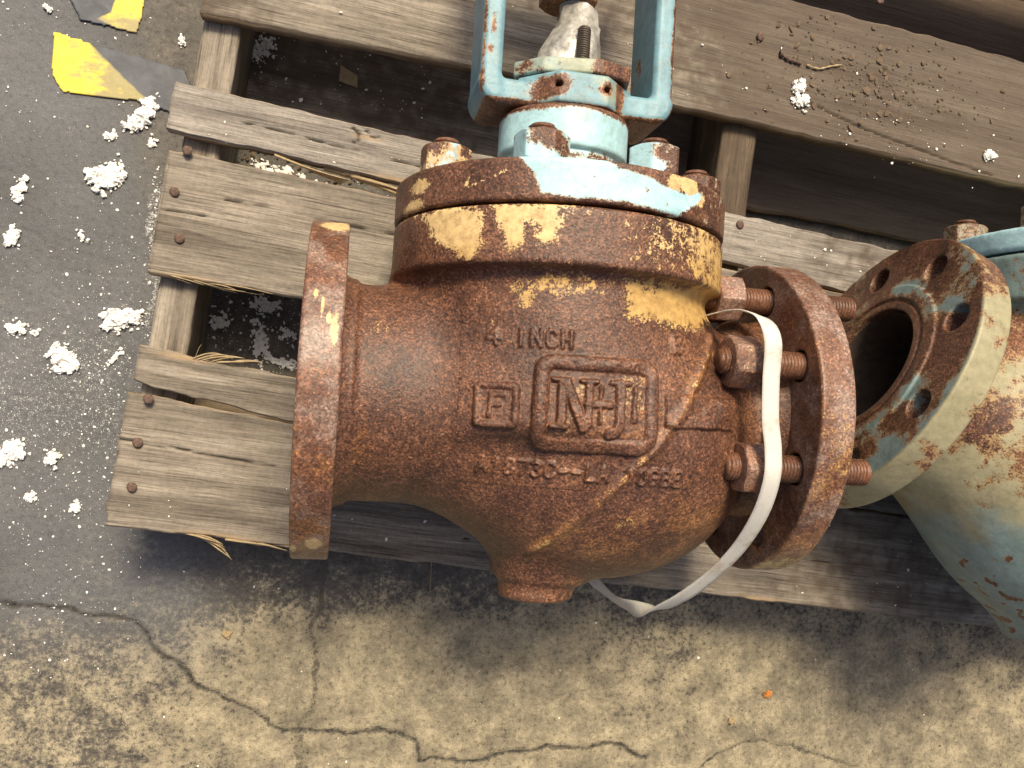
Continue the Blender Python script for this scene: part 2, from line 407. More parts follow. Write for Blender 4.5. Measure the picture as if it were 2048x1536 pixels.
def f_flange(holes=True):
    def f(x, y, z):
        d = cylX(x, y, z, .127, 0.0, .027, .0022)
        rf = cylX(x, y, z, .080, .01, .029, .001); d = np.minimum(d, rf)
        d = smax(d, -cylX(x, y, z, .0665, .0268, .2, .0008), .001)          # ring recess
        d = np.minimum(d, cylX(x, y, z, .0635, .01, .0285, .001))
        d = smax(d, -cylX(x, y, z, .056, -.3, .3, .001), .0015)
        if holes:
            for i in range(8):
                t = RAD(22.5 + 45 * i)
                d = smax(d, -(np.sqrt((y - .1 * math.cos(t)) ** 2 + (z - .1 * math.sin(t)) ** 2) - .0122), .0012)
        return d
    return f
def f_bonnet(x, y, z):
    d = cylY(x, y, z, .1315, .1325, .1622, .003)
    d = np.minimum(d, cylY(x, y, z, .112, .1295, .14, .001))
    d = smin(d, cylY(x, y, z, .0585, .150, .170, .003), .006)
    d = np.minimum(d, cylY(x, y, z, .0475, .155, .20, .002))
    d = np.minimum(d, cylY(x, y, z, .0525, .1955, .2285, .004))
    return smax(d, -cylY(x, y, z, .0235, .1, .3, .001), .003)
YC = .0035
def f_yoke(x, y, z):
    x = x - YC
    ax = abs(x); zz = z + .002
    base = rbox(x, y, zz, (0, .2400, 0), (.0785, .0100, .031), .005)
    # octagonal boss round the stem
    o = np.maximum(np.maximum(ax, abs(zz)), (ax + abs(zz)) * .7071) - .047
    hub = smax(o, np.maximum(.2305 - y, y - .2555), .003)
    d = smin(base, hub, .004)
    arm = rbox(ax, y, zz, (.0700, .335, 0), (.0085, .105, .031), .005)
    d = smin(d, arm, .005)
    top = rbox(x, y, zz, (0, .43, 0), (.0785, .012, .033), .006); d = smin(d, top, .01)
    # slope of the underside towards the outer corners
    d = smax(d, (.2310 - y) * .707 + (ax - .0715) * .707, .006)
    for hx in (-.0195, .0185):
        d = smax(d, -(np.sqrt((x - hx) ** 2 + (y - .2445) ** 2) + np.where(z > .03, 0, .05) - .0026), .0012)
    return d

def body_paint(V, style):
    x, y, z = V.T
    n = fbm(x, y, z, 4, 38) - .5; n2 = fbm(x, y, z, 3, 90) - .5
    A = np.zeros((len(V), 4), np.float32)
    f = lambda P, w=.008: np.clip(.5 + polysd(P, x, y) / w, 0, 1)
    if style == 0:
        front = z > .02
        P1 = [(-.1148, .1273), (-.0967, .1286), (-.0799, .1246), (-.080, .0991), (-.0857, .0925), (-.0951, .0983), (-.1062, .1084)]
        P2 = [(-.0726, .1293), (-.0339, .1301), (-.0295, .1197), (-.034, .1045), (-.0418, .1025), (-.0457, .1157), (-.0536, .1189), (-.055, .1038), (-.0603, .0998), (-.0662, .1122)]
        P4 = [(.0221, .0849), (.075, .089), (.1266, .1036), (.1393, .0793), (.0982, .0646), (.0583, .059), (.0442, .0615), (.0237, .0592)]
        m = np.maximum(f(P1, .016), f(P2, .016))
        m = np.maximum(m, f(P4, .024) * 1.0)
        band = np.clip(.5 + np.minimum(y - .086, .1335 - y) / .02, 0, 1) * (sstep(-.035, .02, x) * .36 + sstep(.03, .115, x) * .24)
        P5 = [(-.0593, .0865), (.0141, .0909), (.0188, .0759), (-.0131, .0697), (-.0491, .0712)]
        m = np.maximum(m, f(P5, .03) * .50)
        m = np.maximum(m, band)
        m = np.maximum(m, .40 * sstep(.115, .13, y))
        for bx, by, br, s in ((-.051, .077, .006, .6), (-.046, .069, .007, .6), (-.066, .052, .004, .62), (.100, .046, .014, .42), (-.14, .045, .011, .36), (.04, -.085, .012, .34)):
            m = np.maximum(m, s * np.clip(1.25 - np.hypot(x - bx, y - by) / br * .8, 0, 1))
        sd = linesd([(.112, .07), (.1018, .05), (.0768, .011), (.0228, -.06), (-.0182, -.108)], x, y)
        m = np.maximum(m, .33 * np.clip(1.3 - sd / .0045, 0, 1))
        A[:, 0] = np.where(front, np.clip(m + n * .5 + n2 * .2, 0, 1), 0)
        A[:, 3] = np.clip(sstep(.115, .085, y) + sstep(.02, .11, x) * .8, 0, 1)
        # fresh rust: on the ball, lower front and under the flange
        o = .16 + n * 1.0 + .30 * sstep(.0, .12, x) * sstep(.12, .0, y) + .3 * sstep(-.02, -.12, y) + .35 * np.clip(1 - abs(y - .082) / .012, 0, 1)
        sd = linesd([(.112, .07), (.1018, .05), (.0768, .011), (.0228, -.06), (-.0182, -.108)], x, y)
        o = o + .42 * np.clip(1 - sd / .008, 0, 1) * front
        o = o + .5 * np.clip(1 - abs(x + .150) / .02, 0, 1) * (.5 + n)
        o = o - .35 * sstep(-.03, -.12, x) * sstep(-.03, .05, y)
        A[:, 2] = np.clip(o, 0, 1)
    else:
        A[:, 1] = np.clip(.45 + n * 1.5 + n2 * .6 + .5 * sstep(.01, -.09, y) - .55 * np.clip(1 - abs(y + .01) / .05, 0, 1) + .3 * sstep(.08, .12, y), 0, 1)
        A[:, 3] = np.clip(.95 - 1.0 * sstep(-.01, -.13, y) - 1.2 * sstep(.06, .12, y) + n * .8, 0, 1)
        A[:, 2] = np.clip(.3 + n * 1.2, 0, 1); A[:, 0] = 0
    ins = np.hypot(y, z) < .0565
    A[ins] = (0, 0, 0, 0)
    return A
def flange_paint(V, style):
    x, y, z = V.T
    n = fbm(x, y, z, 4, 38, ) - .5; n2 = fbm(x + 3, y, z, 3, 80) - .5
    A = np.zeros((len(V), 4), np.float32); r = np.hypot(y, z)
    rim = sstep(.122, .126, r)
    if style == 'left':
        def sp(bx, by, rx, ry, s=1): return s * np.clip(1.3 - np.hypot((x - bx) / rx, (y - by) / ry) * .8, 0, 1) * (z > .02)
        m = np.maximum.reduce([sp(.008, .117, .011, .006), sp(.019, .060, .0016, .0035), sp(.014, .051, .0010, .007), sp(.010, .044, .0012, .004), sp(.006, .036, .0030, .011, .8), sp(.010, -.106, .0050, .0045, 1.1), sp(.024, -.111, .002, .003)])
        A[:, 0] = np.clip(m + n * .35 * (m > .05), 0, 1)
        A[:, 2] = np.clip(.28 + n * 1.3 + .30 * sstep(.0, -.1, y), 0, 1)
    elif style == 'right':
        A[:, 0] = np.clip(rim * (.10 + n * .9 + .20 * np.clip(1 - abs(y + .02) / .045, 0, 1) + .5 * np.clip(1 - np.hypot(y + .118, z - .045) / .03, 0, 1)), 0, 1); A[:, 3] = .8 * sstep(-.10, -.08, y)
        A[:, 2] = np.clip(.16 + n * 1.3 + rim * .30 * sstep(.06, -.02, y) + .15 * sstep(.0, -.1, y), 0, 1)
    elif style == 'second':
        rf = np.clip(1 - abs(r - .0765) / .009, 0, 1)
        A[:, 1] = np.clip((1 - rim) * (.28 + n * 1.7 + .25 * rf + .3 * sstep(.02, -.1, y)) + rim * (.22 + .50 * sstep(.09, .05, y) + n * 1.7 + n2 * .6), 0, 1)
        A[:, 3] = np.clip(rim * (.75 + n) + (1 - rim) * -.5, 0, 1)
        A[:, 2] = np.clip(.1 + n + .5 * np.clip(1 - abs(r - .060) / .005, 0, 1), 0, 1)
        A[:, 0] = np.clip(rim * (.42 + n * 1.2) * sstep(.11, .05, y), 0, 1) * .8
    return A
def bonnet_paint(V, style=0):
    x, y, z = V.T
    n = fbm(x, y, z, 4, 38) - .5; n2 = fbm(x, y + 5, z, 3, 110) - .5
    A = np.zeros((len(V), 4), np.float32); r = np.hypot(x, z)
    CY = [(-.066, .1640), (-.0592, .1617), (-.0493, .1506), (-.0439, .1373), (-.0214, .1351), (.0129, .1352), (.0441, .1334), (.0538, .1325), (.0764, .1495), (.0787, .1556), (.0634, .1497), (.043, .1514), (.0266, .1559), (.0079, .1585), (-.0061, .1640)]
    if style == 0:
        m = np.clip(.5 + polysd(CY, x, y) / .007, 0, 1) * (z > .03)
        m = np.maximum(m, .40 * sstep(.05, .10, x) * (z > .02))
        hub = (r < .060) & (y > .16)
        m = np.where(hub, np.clip(.95 - 1.0 * sstep(.219, .229, y) - .35 * sstep(.198, .190, y) + n * .8, 0, 1), m + n * .35 + n2 * .1)
        for bx, by in ((.028, .146), (.056, .143), (.045, .139), (-.01, .15)):
            m = m - .55 * np.clip(1.3 - np.hypot(x - bx, y - by) / .0035, 0, 1)
        A[:, 1] = np.clip(m, 0, 1); A[:, 3] = hub * (.28 + n * .8)
        cr = np.zeros(len(V))
        for bx, by, br in ((.064, .156, .010), (.075, .150, .006), (-.118, .150, .006), (-.121, .136, .006), (.05, .154, .008)):
            cr = np.maximum(cr, np.clip(1.1 - np.hypot(x - bx, y - by) / br * .7, 0, 1))
        ln = np.minimum(linesd([(-.0875, .1525), (-.091, .1425)], x, y), linesd([(-.089, .1425), (-.066, .1525)], x, y))
        cr = np.maximum(cr, np.clip(1.0 - ln / .0012 * .5, 0, 1) * (z > 0) * .62)
        A[:, 0] = np.clip(cr + n * .3 * (cr > .05), 0, 1)
        A[:, 2] = np.clip(.2 + n * .9 + .25 * sstep(.0, .1, x), 0, 1)
    else:
        A[:, 1] = np.clip(.85 + n, 0, 1); A[:, 2] = .3
    return A
def yoke_paint(V):
    x, y, z = V.T; x = x - YC
    n = fbm(x, y, z, 4, 45) - .5; n2 = fbm(x, y + 5, z, 3, 160) - .5
    A = np.zeros((len(V), 4), np.float32)
    under = sstep(.235, .2315, y) * sstep(.034, .026, z)
    m = .84 - .72 * under + n * .95 + n2 * .35
    # worn corners: outer arm corners, boss edges, holes
    ax = abs(x)
    m = m - .75 * np.clip(1 - np.hypot(x - .031, (z - .03) * .3) / .006, 0, 1) * (y < .256)
    m = m - .60 * np.clip(1 - abs(ax - .077) / .0035, 0, 1) * np.clip(1 - abs(z - .027) / .005, 0, 1) * (.6 + 2.2 * n2 + .5)
    for hx in (-.0195, .0185):
        m = m - .8 * np.clip(1.5 - np.hypot(x - hx, y - .2445) / .0062, 0, 1) * (z > .03)
    for bx, by, rx, ry in ((-.071, .29, .003, .010), (-.070, .322, .0035, .007), (-.072, .270, .003, .006), (-.030, .243, .007, .010), (-.024, .240, .01, .006), (.034, .246, .006, .012)):
        m = m - .7 * np.clip(1.3 - np.hypot((x - bx) / rx, (y - by) / ry), 0, 1) * (z > .01)
    m = m - .45 * sstep(.2325, .230, y)
    A[:, 1] = np.clip(m, 0, 1)
    A[:, 3] = np.clip(.15 + n * 1.2 + .3 * (ax < .035), 0, 1) * .8
    A[:, 2] = np.clip(.55 + n * .6, 0, 1)
    return A

def fixed(V, v=(0, 0, .2, 0)):
    return np.tile(np.array(v, np.float32), (len(V), 1))

# studs and nuts
def stud_mesh(L, r=.0106, pitch=.0027, plain=None):
    xs = np.arange(0, L + 1e-6, pitch / 5)
    prof = [(0, .0005), (0, r - .0022)] + [(q, r) for q in xs[1:-1]] + [(L, r - .0022), (L, .0005)]
    def rf(X, R, T):
        a = abs(((X / pitch + T / (2 * np.pi)) % 1) - .5) * 2
        th = (X > 1e-5) & (X < L - 1e-5)
        ends = np.minimum(1, np.minimum(X, L - X) / .002)
        return np.where(th, R - .0021 * (1 - a) - .0018 * (1 - ends), R)
    V, Q = lathe_x(prof, 40, rf)
    return V, Q
def nut_mesh(af=.0345, h=.021, hole=.0):
    prof = [(0, .0005), (0, af * .47)] + [(q, af) for q in np.concatenate([np.linspace(0, .0035, 8), np.linspace(.0045, h - .0045, 6), np.linspace(h - .0035, h, 8)])] + [(h, af * .47), (h, .0005)]
    def rf(X, R, T):
        t = (T + np.pi / 6) % (np.pi / 3) - np.pi / 6
        hexr = af / 2 / np.cos(t)
        cone = af * .485 + np.minimum(X, h - X) * 1.75
        rr = np.minimum(hexr, cone); rr = np.minimum(rr, af * .566)
        return np.where(R > af * .9, rr, R)
    return lathe_x(prof, 72, rf)
def along(axis):        # matrix turning +X into an axis
    return Vector(axis).to_track_quat('X', 'Z').to_matrix().to_4x4()

# the second, larger valve: its inlet pipe meets the body at an angle
C2 = np.array([.626, .003, 0.0]); F2 = np.array([.3789, .0518, -.0066]) - C2; N2 = np.array([.91609, -.40094, 0.0])
def f_body2(x, y, z):
    e = np.sqrt(((x + .016) / .170) ** 2 + ((y + .026) / .163) ** 2 + (z / .125) ** 2); d = (e - 1) * .14
    px, py, pz = x - F2[0], y - F2[1], z - F2[2]
    u = px * N2[0] + py * N2[1]; v = -px * N2[1] + py * N2[0]
    d = smin(d, cylX(u, v, pz, .083, .024, .24, .004), .04)
    d = smin(d, cylX(u, v, pz, .088 + .6 * np.maximum(0, .040 - u), .022, .046, .003), .006)
    d = smin(d, cylY(x, y, z, .134, -.02, .12, .01), .024)
    d = smin(d, cylY(x, y, z, .151, .110, .150, .0035), .007)
    d = smin(d, cylY(x + .034, y, z, .044, -.190, -.05, .004), .04)
    d = smin(d, cylX(x, y, z, .085, .1, .22, .004), .03)
    return smax(d, -cylX(u, v, pz, .0555, -.3, .16, .001), .003)
def f_bonnet2(x, y, z):
    return smin(cylY(x, y, z, .151, .1525, .1725, .003), cylY(x, y, z, .135, .148, .155, .001), .001)

# ================================================================== FLOOR
def gaxis(lo, hi, h, far):
    a = np.arange(lo, hi + h / 2, h); out = []; s = h; p = hi
    while p < far: s *= 1.6; p += s; out.append(p)
    out = np.array(out); inn = []; s = h; p = lo
    while p > -far: s *= 1.6; p -= s; inn.append(p)
    return np.concatenate([np.array(inn)[::-1], a, out])
gx = gaxis(-.50, .86, .0022, 60); gy = gaxis(-.46, .60, .0022, 60)
X, Y = np.meshgrid(gx, gy, indexing='ij'); x = X.ravel(); y = Y.ravel()
near = (abs(x) < 1.2) & (abs(y) < 1.0)
wx = x + (fbm(x, y, 0, 5, 28) - .5) * .030; wy = y + (fbm(x, y, 9, 5, 28) - .5) * .030
crk = np.zeros(len(x)); dep = np.zeros(len(x))
CR = [([(-.60, -.20), (-.40, -.222), (-.356, -.226), (-.326, -.230), (-.265, -.244), (-.230, -.278), (-.193, -.309), (-.150, -.332), (-.111, -.351), (-.065, -.360)], .0022, .9),
      ([(-.065, -.360), (-.030, -.347), (.010, -.350), (.029, -.359), (.031, -.385), (.08, -.392), (.14, -.378), (.22, -.372), (.30, -.385)], .0022, .9),
      ([(-.08, -.15), (-.082, -.180), (-.084, -.25), (-.083, -.30), (-.088, -.345), (-.09, -.40), (-.11, -.46)], .0030, .66),
      ([(-.106, -.30), (-.100, -.335), (-.093, -.365)], .0015, .5),
      ([(.03, -.21), (.035, -.232), (.07, -.236), (.11, -.240), (.14, -.27), (.2, -.29)], .0018, .45),
      ([(-.32, -.29), (-.30, -.32), (-.29, -.37), (-.28, -.42)], .0014, .55),
      ([(-.24, -.36), (-.20, -.335), (-.17, -.33)], .0012, .5),
      ([(.36, -.40), (.40, -.375), (.44, -.374), (.49, -.385), (.56, -.40)], .0016, .8),
      ([(-.60, .16), (-.38, .14), (-.30, .118), (-.27, .12)], .0011, .40),
      ([(-.27, .20), (-.275, .15), (-.262, .12)], .0011, .35)]
for P, w, s in CR:
    d = linesd(P, wx, wy); q = np.clip(1.25 - d / (w * (1.0 + 1.6 * fbm(x, y, 4, 3, 22))), 0, 1) * s
    q = q * .88; crk = np.maximum(crk, q); crk = np.maximum(crk, np.clip(1 - d / (w * 7), 0, 1) * s * .48)
    dep = np.maximum(dep, np.clip(1 - d / (w * 1.5), 0, 1) * .0022 * s)
zf = -dep + (fbm(x, y, 3, 4, 14) - .5) * .0012 * near + (fbm(x, y, 5, 3, 120) - .5) * .0005 * near
n = fbm(x, y, 1, 4, 7) - .5
warmth = .16 * sstep(-.12, -.18, y) * sstep(-.25, -.1, x) + .42 * sstep(-.18, -.31, y) + .30 * sstep(-.30, -.05, x) * sstep(-.14, -.26, y) + n * .9 + .04
for bx, by, br, s in ((.02, -.30, .12, .45), (.30, -.38, .20, .2), (-.12, -.42, .15, .3)):
    warmth += s * np.clip(1 - np.hypot(x - bx, y - by) / br, 0, 1)
sealed = np.clip(1.15 * sstep(-.14, -.25, x + .2 * (y + .2)) * sstep(-.33, -.18, y) + n * .2, 0, 1)
dust = np.clip(warmth, 0, 1)  # tone mask: grey beside the pallet, paler and warmer further out
powder = .36 * np.exp(-((y + .02) / .11) ** 2) * sstep(-.24, -.30, x) * (.6 + .8 * fbm(x, y, 7, 4, 18)) + .25 * sstep(-.24, -.28, x) * sstep(-.30, .0, y)
for P, w, s in (([(-.268, .20), (-.276, .16), (-.262, .118), (-.268, .06)], .003, .75), ([(-.262, .125), (-.285, .085), (-.305, .06)], .0012, .65), ([(-.36, .148), (-.32, .128), (-.27, .135)], .0015, .45)):
    powder = np.maximum(powder, s * np.clip(1.6 - linesd(P, x + (fbm(x, y, 2, 3, 60) - .5) * .008, y) / w * .6, 0, 1))
A = np.stack([crk, dust, sealed, np.clip(powder, 0, 1)], 1)
V = np.stack([x, y, zf * near], 1)
floor = link('ground', mesh_from('ground', V, gridfaces(len(gx), len(gy)), True, A), FLOOR)
tag(floor, 'worn cracked concrete floor under the wooden pallet', kind='structure')

# worn hazard tape on the floor
def tape_mat():
    t = NT('worn_hazard_tape'); p = t.pos(); mR, mG, mB, mA = t.mask()
    a = t.noise(p, 45, 6, .65, .6); b = t.noise(p, 260, 4, .75)
    g = t.n('Mapping'); t.l(p, g.inputs[0]); g.inputs['Scale'].default_value = (20, 110, 20); g.inputs['Rotation'].default_value = (0, 0, .2)
    s = t.noise(g.outputs[0], 1.0, 5, .7)
    yel = t.ramp(b, [(.35, (.62, .47, .035)), (.6, (.80, .64, .07))])
    blk = t.ramp(a, [(.35, (.045, .050, .058)), (.65, (.085, .092, .105))])
    wear = t.step(t.math('ADD', t.math('ADD', t.math('MULTIPLY', a, .55), t.math('MULTIPLY', s, .55)), mG), .62, .80)
    c = t.mix(mR, blk, t.mix(t.math('MULTIPLY', wear, .75), yel, (.20, .185, .14)))
    c = t.mix(t.math('MULTIPLY', t.step(b, .60, .68), .5), c, (.10, .095, .085))
    return t.out(c, .55, t.bump(b, .5, .0004), .4)
TAPE = tape_mat()
def tape(P, yel, label, fade):
    P = np.array(P); ux = np.arange(P[:, 0].min(), P[:, 0].max() + .0015, .0012); uy = np.arange(P[:, 1].min(), P[:, 1].max() + .0015, .0012)
    X, Y = np.meshgrid(ux, uy, indexing='ij'); x = X.ravel(); y = Y.ravel()
    j = (fbm(x, y, 2, 3, 150) - .5) * .003
    ins = (polysd(P, x, y) + j) > 0
    F = gridfaces(len(ux), len(uy)); F = F[ins[F].all(1)]
    used = np.unique(F); mp = -np.ones(len(x), int); mp[used] = np.arange(len(used)); F = mp[F]
    x = x[used]; y = y[used]
    z = .0022 + (fbm(x, y, 3, 3, 60) - .5) * .0008
    m = np.zeros(len(x))
    for q in yel: m = np.maximum(m, sstep(-.0008, .0008, polysd(q, x, y) + (fbm(x, y, 4, 3, 120) - .5) * .002))
    A = np.stack([m, fade(x, y), 0 * m, 0 * m], 1)
    o = link('hazard_tape', mesh_from('hazard_tape', np.stack([x, y, z], 1), F, True, A), TAPE)
    mo = o.modifiers.new('thickness', 'SOLIDIFY'); mo.thickness = .0009; mo.offset = -1
    tag(o, label, 'floor tape', 'hazard tape stuck to the floor')
tape([(-.3775, .3455), (-.250, .3230), (-.225, .270), (-.293, .2855), (-.364, .2850), (-.3765, .3005)],
     [[(-.3775, .347), (-.347, .3420), (-.335, .330), (-.288, .2900), (-.293, .2835), (-.364, .2835), (-.3775, .3050)]],
     'worn tape lying beside the pallet with the largest scuffed yellow block', lambda x, y: .05 + .30 * sstep(-.365, -.30, x))
tape([(-.355, .3605), (-.300, .3545), (-.296, .372), (-.292, .460), (-.42, .48)],
     [[(-.338, .3640), (-.310, .3540), (-.298, .3540), (-.292, .40), (-.318, .40), (-.326, .372)]],
     'short piece of scuffed tape at the top edge with a small yellow corner', lambda x, y: .12 + .15 * sstep(.375, .36, y))

# ================================================================== PALLET  (u along the boards, v across them)
PTOP = ZV - .1293
PR = RAD(-5.2)
pallet = empty('wooden_pallet', (0, 0, 0), PR)
tag(pallet, 'weathered grey wooden pallet carrying the rusty valves', 'pallet')
def P2W(u, v, z=0): return (u * math.cos(PR) - v * math.sin(PR), u * math.sin(PR) + v * math.cos(PR), z)
def board(name, u0, u1, vlo, vhi, ztop, th, mat, seed, split=(), rough=1.0, grime_shade=0.0, torn=(), label=None, warp=0.0, du=.003):
    nu = int((u1 - u0) / du) + 1; s = np.linspace(0, 1, nu)
    w = float(np.mean(vhi(s * (u1 - u0) + u0) - vlo(s * (u1 - u0) + u0)))
    nt = max(8, int(w / .0016)); ed = 3
    t = np.concatenate([[0, .003, .012], np.linspace(.022, .978, nt), [.988, .997, 1.0]])
    u = u0 + s * (u1 - u0); U, T = np.meshgrid(u, t, indexing='ij')
    e1 = (fbm(u, seed, 0, 4, 60) - .5) * .0034 * rough + (fbm(u, seed, 3, 3, 9) - .5) * .004 * rough
    e2 = (fbm(u, seed + 9, 0, 4, 60) - .5) * .0034 * rough + (fbm(u, seed + 9, 3, 3, 9) - .5) * .004 * rough
    lo = vlo(u) + e1; hi = vhi(u) + e2
    Vv = lo[:, None] + (hi - lo)[:, None] * T
    # ragged ends
    endj = (fbm(Vv, seed, 1, 4, 160) - .5) * .005 * rough
    end = np.exp(-np.minimum(U - u0, u1 - U) / .004) * np.where(U - u0 < u1 - U, 1, -1)
    U2 = U + endj * end
    rz = .0018
    drop = np.where(T < .0025, .0022, 0) + np.where(T > .9975, .0022, 0) + np.where((T >= .0025) & (T < .01), .0005, 0) + np.where((T > .99) & (T <= .9975), .0005, 0)
    Z = ztop - drop + (fbm(U * 4, Vv * 70, seed, 4, 1.0) - .5) * .0016 - .0007 + (fbm(U * 12, Vv * 380, seed, 2, 1.0) - .5) * .0007 + warp * np.sin((U - u0) * 4.1 + seed) * .003
    m = np.zeros(U.shape)
    sp = np.zeros(U.shape)
    for P, wd in split:
        d = linesd(P, U, Vv + (fbm(U, Vv, 2, 3, 25) - .5) * .002)
        q = np.clip(1.3 - d / wd, 0, 1); m = np.maximum(m, q); sp = np.maximum(sp, q)
    Z = Z - sp * .004
    g = np.zeros(U.shape) + grime_shade * (.5 + 1.2 * (fbm(U, Vv, seed + 2, 4, 9) - .5)) + .55 * sstep(.10, .45, U)  # dirt mask; its rise along the boards paints the darker light at right
    tn = np.zeros(U.shape)
    for bu, bv, br in torn: tn = np.maximum(tn, np.clip(1.2 - np.hypot((U - bu) / br, (Vv - bv) / (br * .12)), 0, 1))
    edge = np.where((T < .002) | (T > .998), .75, 0) * (fbm(U, Vv, 5, 3, 20) > .5)
    A = np.stack([m, g, np.maximum(tn, edge), 0 * m], -1)
    top = np.stack([U2, Vv, Z], -1)
    # underside and edges: two extra rows each side
    bot = top[:, [-1, -1, 0, 0]].copy(); bot[:, 0, 2] = ztop - .003; bot[:, 1, 2] = ztop - th; bot[:, 2, 2] = ztop - th; bot[:, 3, 2] = ztop - .003
    bot[:, 0, 1] += .0007; bot[:, 3, 1] -= .0007
    bot[:, 1, 1] += (fbm(u, seed, 8, 3, 40) - .5) * .003; bot[:, 2, 1] -= (fbm(u, seed, 12, 3, 40) - .5) * .003
    ring = np.concatenate([top, bot], 1); AR = np.concatenate([A, A[:, [-1, -1, 0, 0]] * np.array([0, 1, 0, 0]) + np.array([0, 0, .55, 0])], 1)
    k = ring.shape[1]
    F = gridfaces(nu, k, True).tolist(); F.append(list(range(k))[::-1]); F.append([(nu - 1) * k + i for i in range(k)])
    Fq = np.array(F[:-2]); 
    me = mesh_from(name, ring.reshape(-1, 3), F, True, AR.reshape(-1, 4))
    # sharp end caps
    me.polygons[len(F) - 1].use_smooth = False; me.polygons[len(F) - 2].use_smooth = False
    o = link(name, me, mat, pallet)
    if label: o['label'] = label
    return o
ip = lambda P: (lambda u: np.interp(u, [p[0] for p in P], [p[1] for p in P]))
TH = .017
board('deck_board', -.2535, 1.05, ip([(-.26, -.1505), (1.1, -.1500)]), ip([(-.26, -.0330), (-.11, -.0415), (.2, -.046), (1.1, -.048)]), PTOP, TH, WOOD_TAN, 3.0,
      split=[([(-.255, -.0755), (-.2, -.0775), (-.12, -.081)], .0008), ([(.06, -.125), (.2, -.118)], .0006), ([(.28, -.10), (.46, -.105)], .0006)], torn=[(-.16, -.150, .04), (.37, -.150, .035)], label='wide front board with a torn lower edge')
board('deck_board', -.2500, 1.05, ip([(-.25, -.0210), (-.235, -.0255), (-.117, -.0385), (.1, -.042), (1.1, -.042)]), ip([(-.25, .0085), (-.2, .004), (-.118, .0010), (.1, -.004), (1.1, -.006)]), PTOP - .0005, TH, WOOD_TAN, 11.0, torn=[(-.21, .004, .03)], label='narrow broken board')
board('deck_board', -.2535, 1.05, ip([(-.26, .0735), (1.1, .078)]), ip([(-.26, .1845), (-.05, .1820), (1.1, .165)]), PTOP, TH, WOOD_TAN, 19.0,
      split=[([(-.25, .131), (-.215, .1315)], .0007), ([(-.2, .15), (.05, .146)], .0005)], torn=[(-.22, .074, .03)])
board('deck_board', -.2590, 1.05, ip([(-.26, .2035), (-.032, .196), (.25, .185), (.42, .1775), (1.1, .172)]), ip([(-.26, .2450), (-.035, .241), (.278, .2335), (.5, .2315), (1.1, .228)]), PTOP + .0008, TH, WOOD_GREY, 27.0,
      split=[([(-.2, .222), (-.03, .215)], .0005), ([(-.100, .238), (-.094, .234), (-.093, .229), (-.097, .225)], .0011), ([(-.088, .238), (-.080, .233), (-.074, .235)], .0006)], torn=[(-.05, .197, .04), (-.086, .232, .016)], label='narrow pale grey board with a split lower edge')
board('deck_board', -.2480, 1.05, ip([(-.26, .3120), (-.04, .3190), (.229, .3300), (1.1, .3340)]), ip([(-.26, .455), (.35, .4680), (1.1, .472)]), PTOP, TH, WOOD_TAN, 35.0, grime_shade=1.0,
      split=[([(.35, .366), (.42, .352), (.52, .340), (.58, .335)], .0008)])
board('deck_board', -.2500, 1.05, ip([(-.26, .540), (.4, .548), (1.1, .550)]), ip([(-.26, .640), (1.1, .645)]), PTOP, TH, WOOD_DARK, 43.0, grime_shade=.6)
# stringers
for u0, u1, sd in ((-.2475, -.2140, 51.), (.2700, .3080, 57.), (.80, .838, 61.)):
    nm = 'stringer'
    # built along v, so rotate: make it as a board along its own length
    def stringer(u0, u1, seed):
        L0, L1 = -.1475, .80
        nu = 200; s = np.linspace(L0, L1, nu); k = 14
        t = np.linspace(0, 1, k)
        j = (fbm(s, seed, 0, 4, 40) - .5) * .003
        uu = u0 + (u1 - u0) * t[None] + j[:, None] * 1.0
        S = s[:, None] + 0 * uu
        Z = PTOP - TH - .0008 + (fbm(S * 4, uu * 90, seed, 3, 1) - .5) * .0015 + np.where((t < .01) | (t > .99), -.0015, 0)[None]
        top = np.stack([uu, S, Z], -1)
        bot = top[:, [-1, -1, 0, 0]].copy(); bot[:, 0, 2] -= .003; bot[:, 3, 2] -= .003; bot[:, 1, 2] = .0165; bot[:, 2, 2] = .0165
        ring = np.concatenate([top, bot], 1); kk = k + 4
        # local axes: X along length
        R = ring.reshape(-1, 3)[:, [1, 0, 2]] * np.array([1, -1, 1])
        F = gridfaces(nu, kk, True)[:, ::-1].tolist(); F.append(list(range(kk))); F.append([(nu - 1) * kk + i for i in range(kk)][::-1])
        dk = seed > 55
        A = fixed(R, (0, .55 if dk else .12, 0, 0))
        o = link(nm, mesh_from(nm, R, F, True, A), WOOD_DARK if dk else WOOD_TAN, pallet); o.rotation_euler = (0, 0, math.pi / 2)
        return o
    st = stringer(u0, u1, sd)
# bottom boards, seen through the gaps: stained, and coloured darker for the shade there
board('bottom_board', -.2500, 1.05, ip([(-.26, .262), (.45, .2820), (1.1, .2850)]), ip([(-.26, .405), (1.1, .415)]), .0162, .0145, WOOD_TAN, 71.0, grime_shade=.9)
board('bottom_board', -.2500, 1.05, ip([(-.26, .500), (1.1, .505)]), ip([(-.26, .620), (1.1, .625)]), .0162, .0145, WOOD_DARK, 79.0, grime_shade=1.0)
board('bottom_board', -.2500, 1.05, ip([(-.26, -.145), (1.1, -.145)]), ip([(-.26, -.03), (1.1, -.035)]), .0162, .0145, WOOD_DARK, 83.0, grime_shade=1.0)
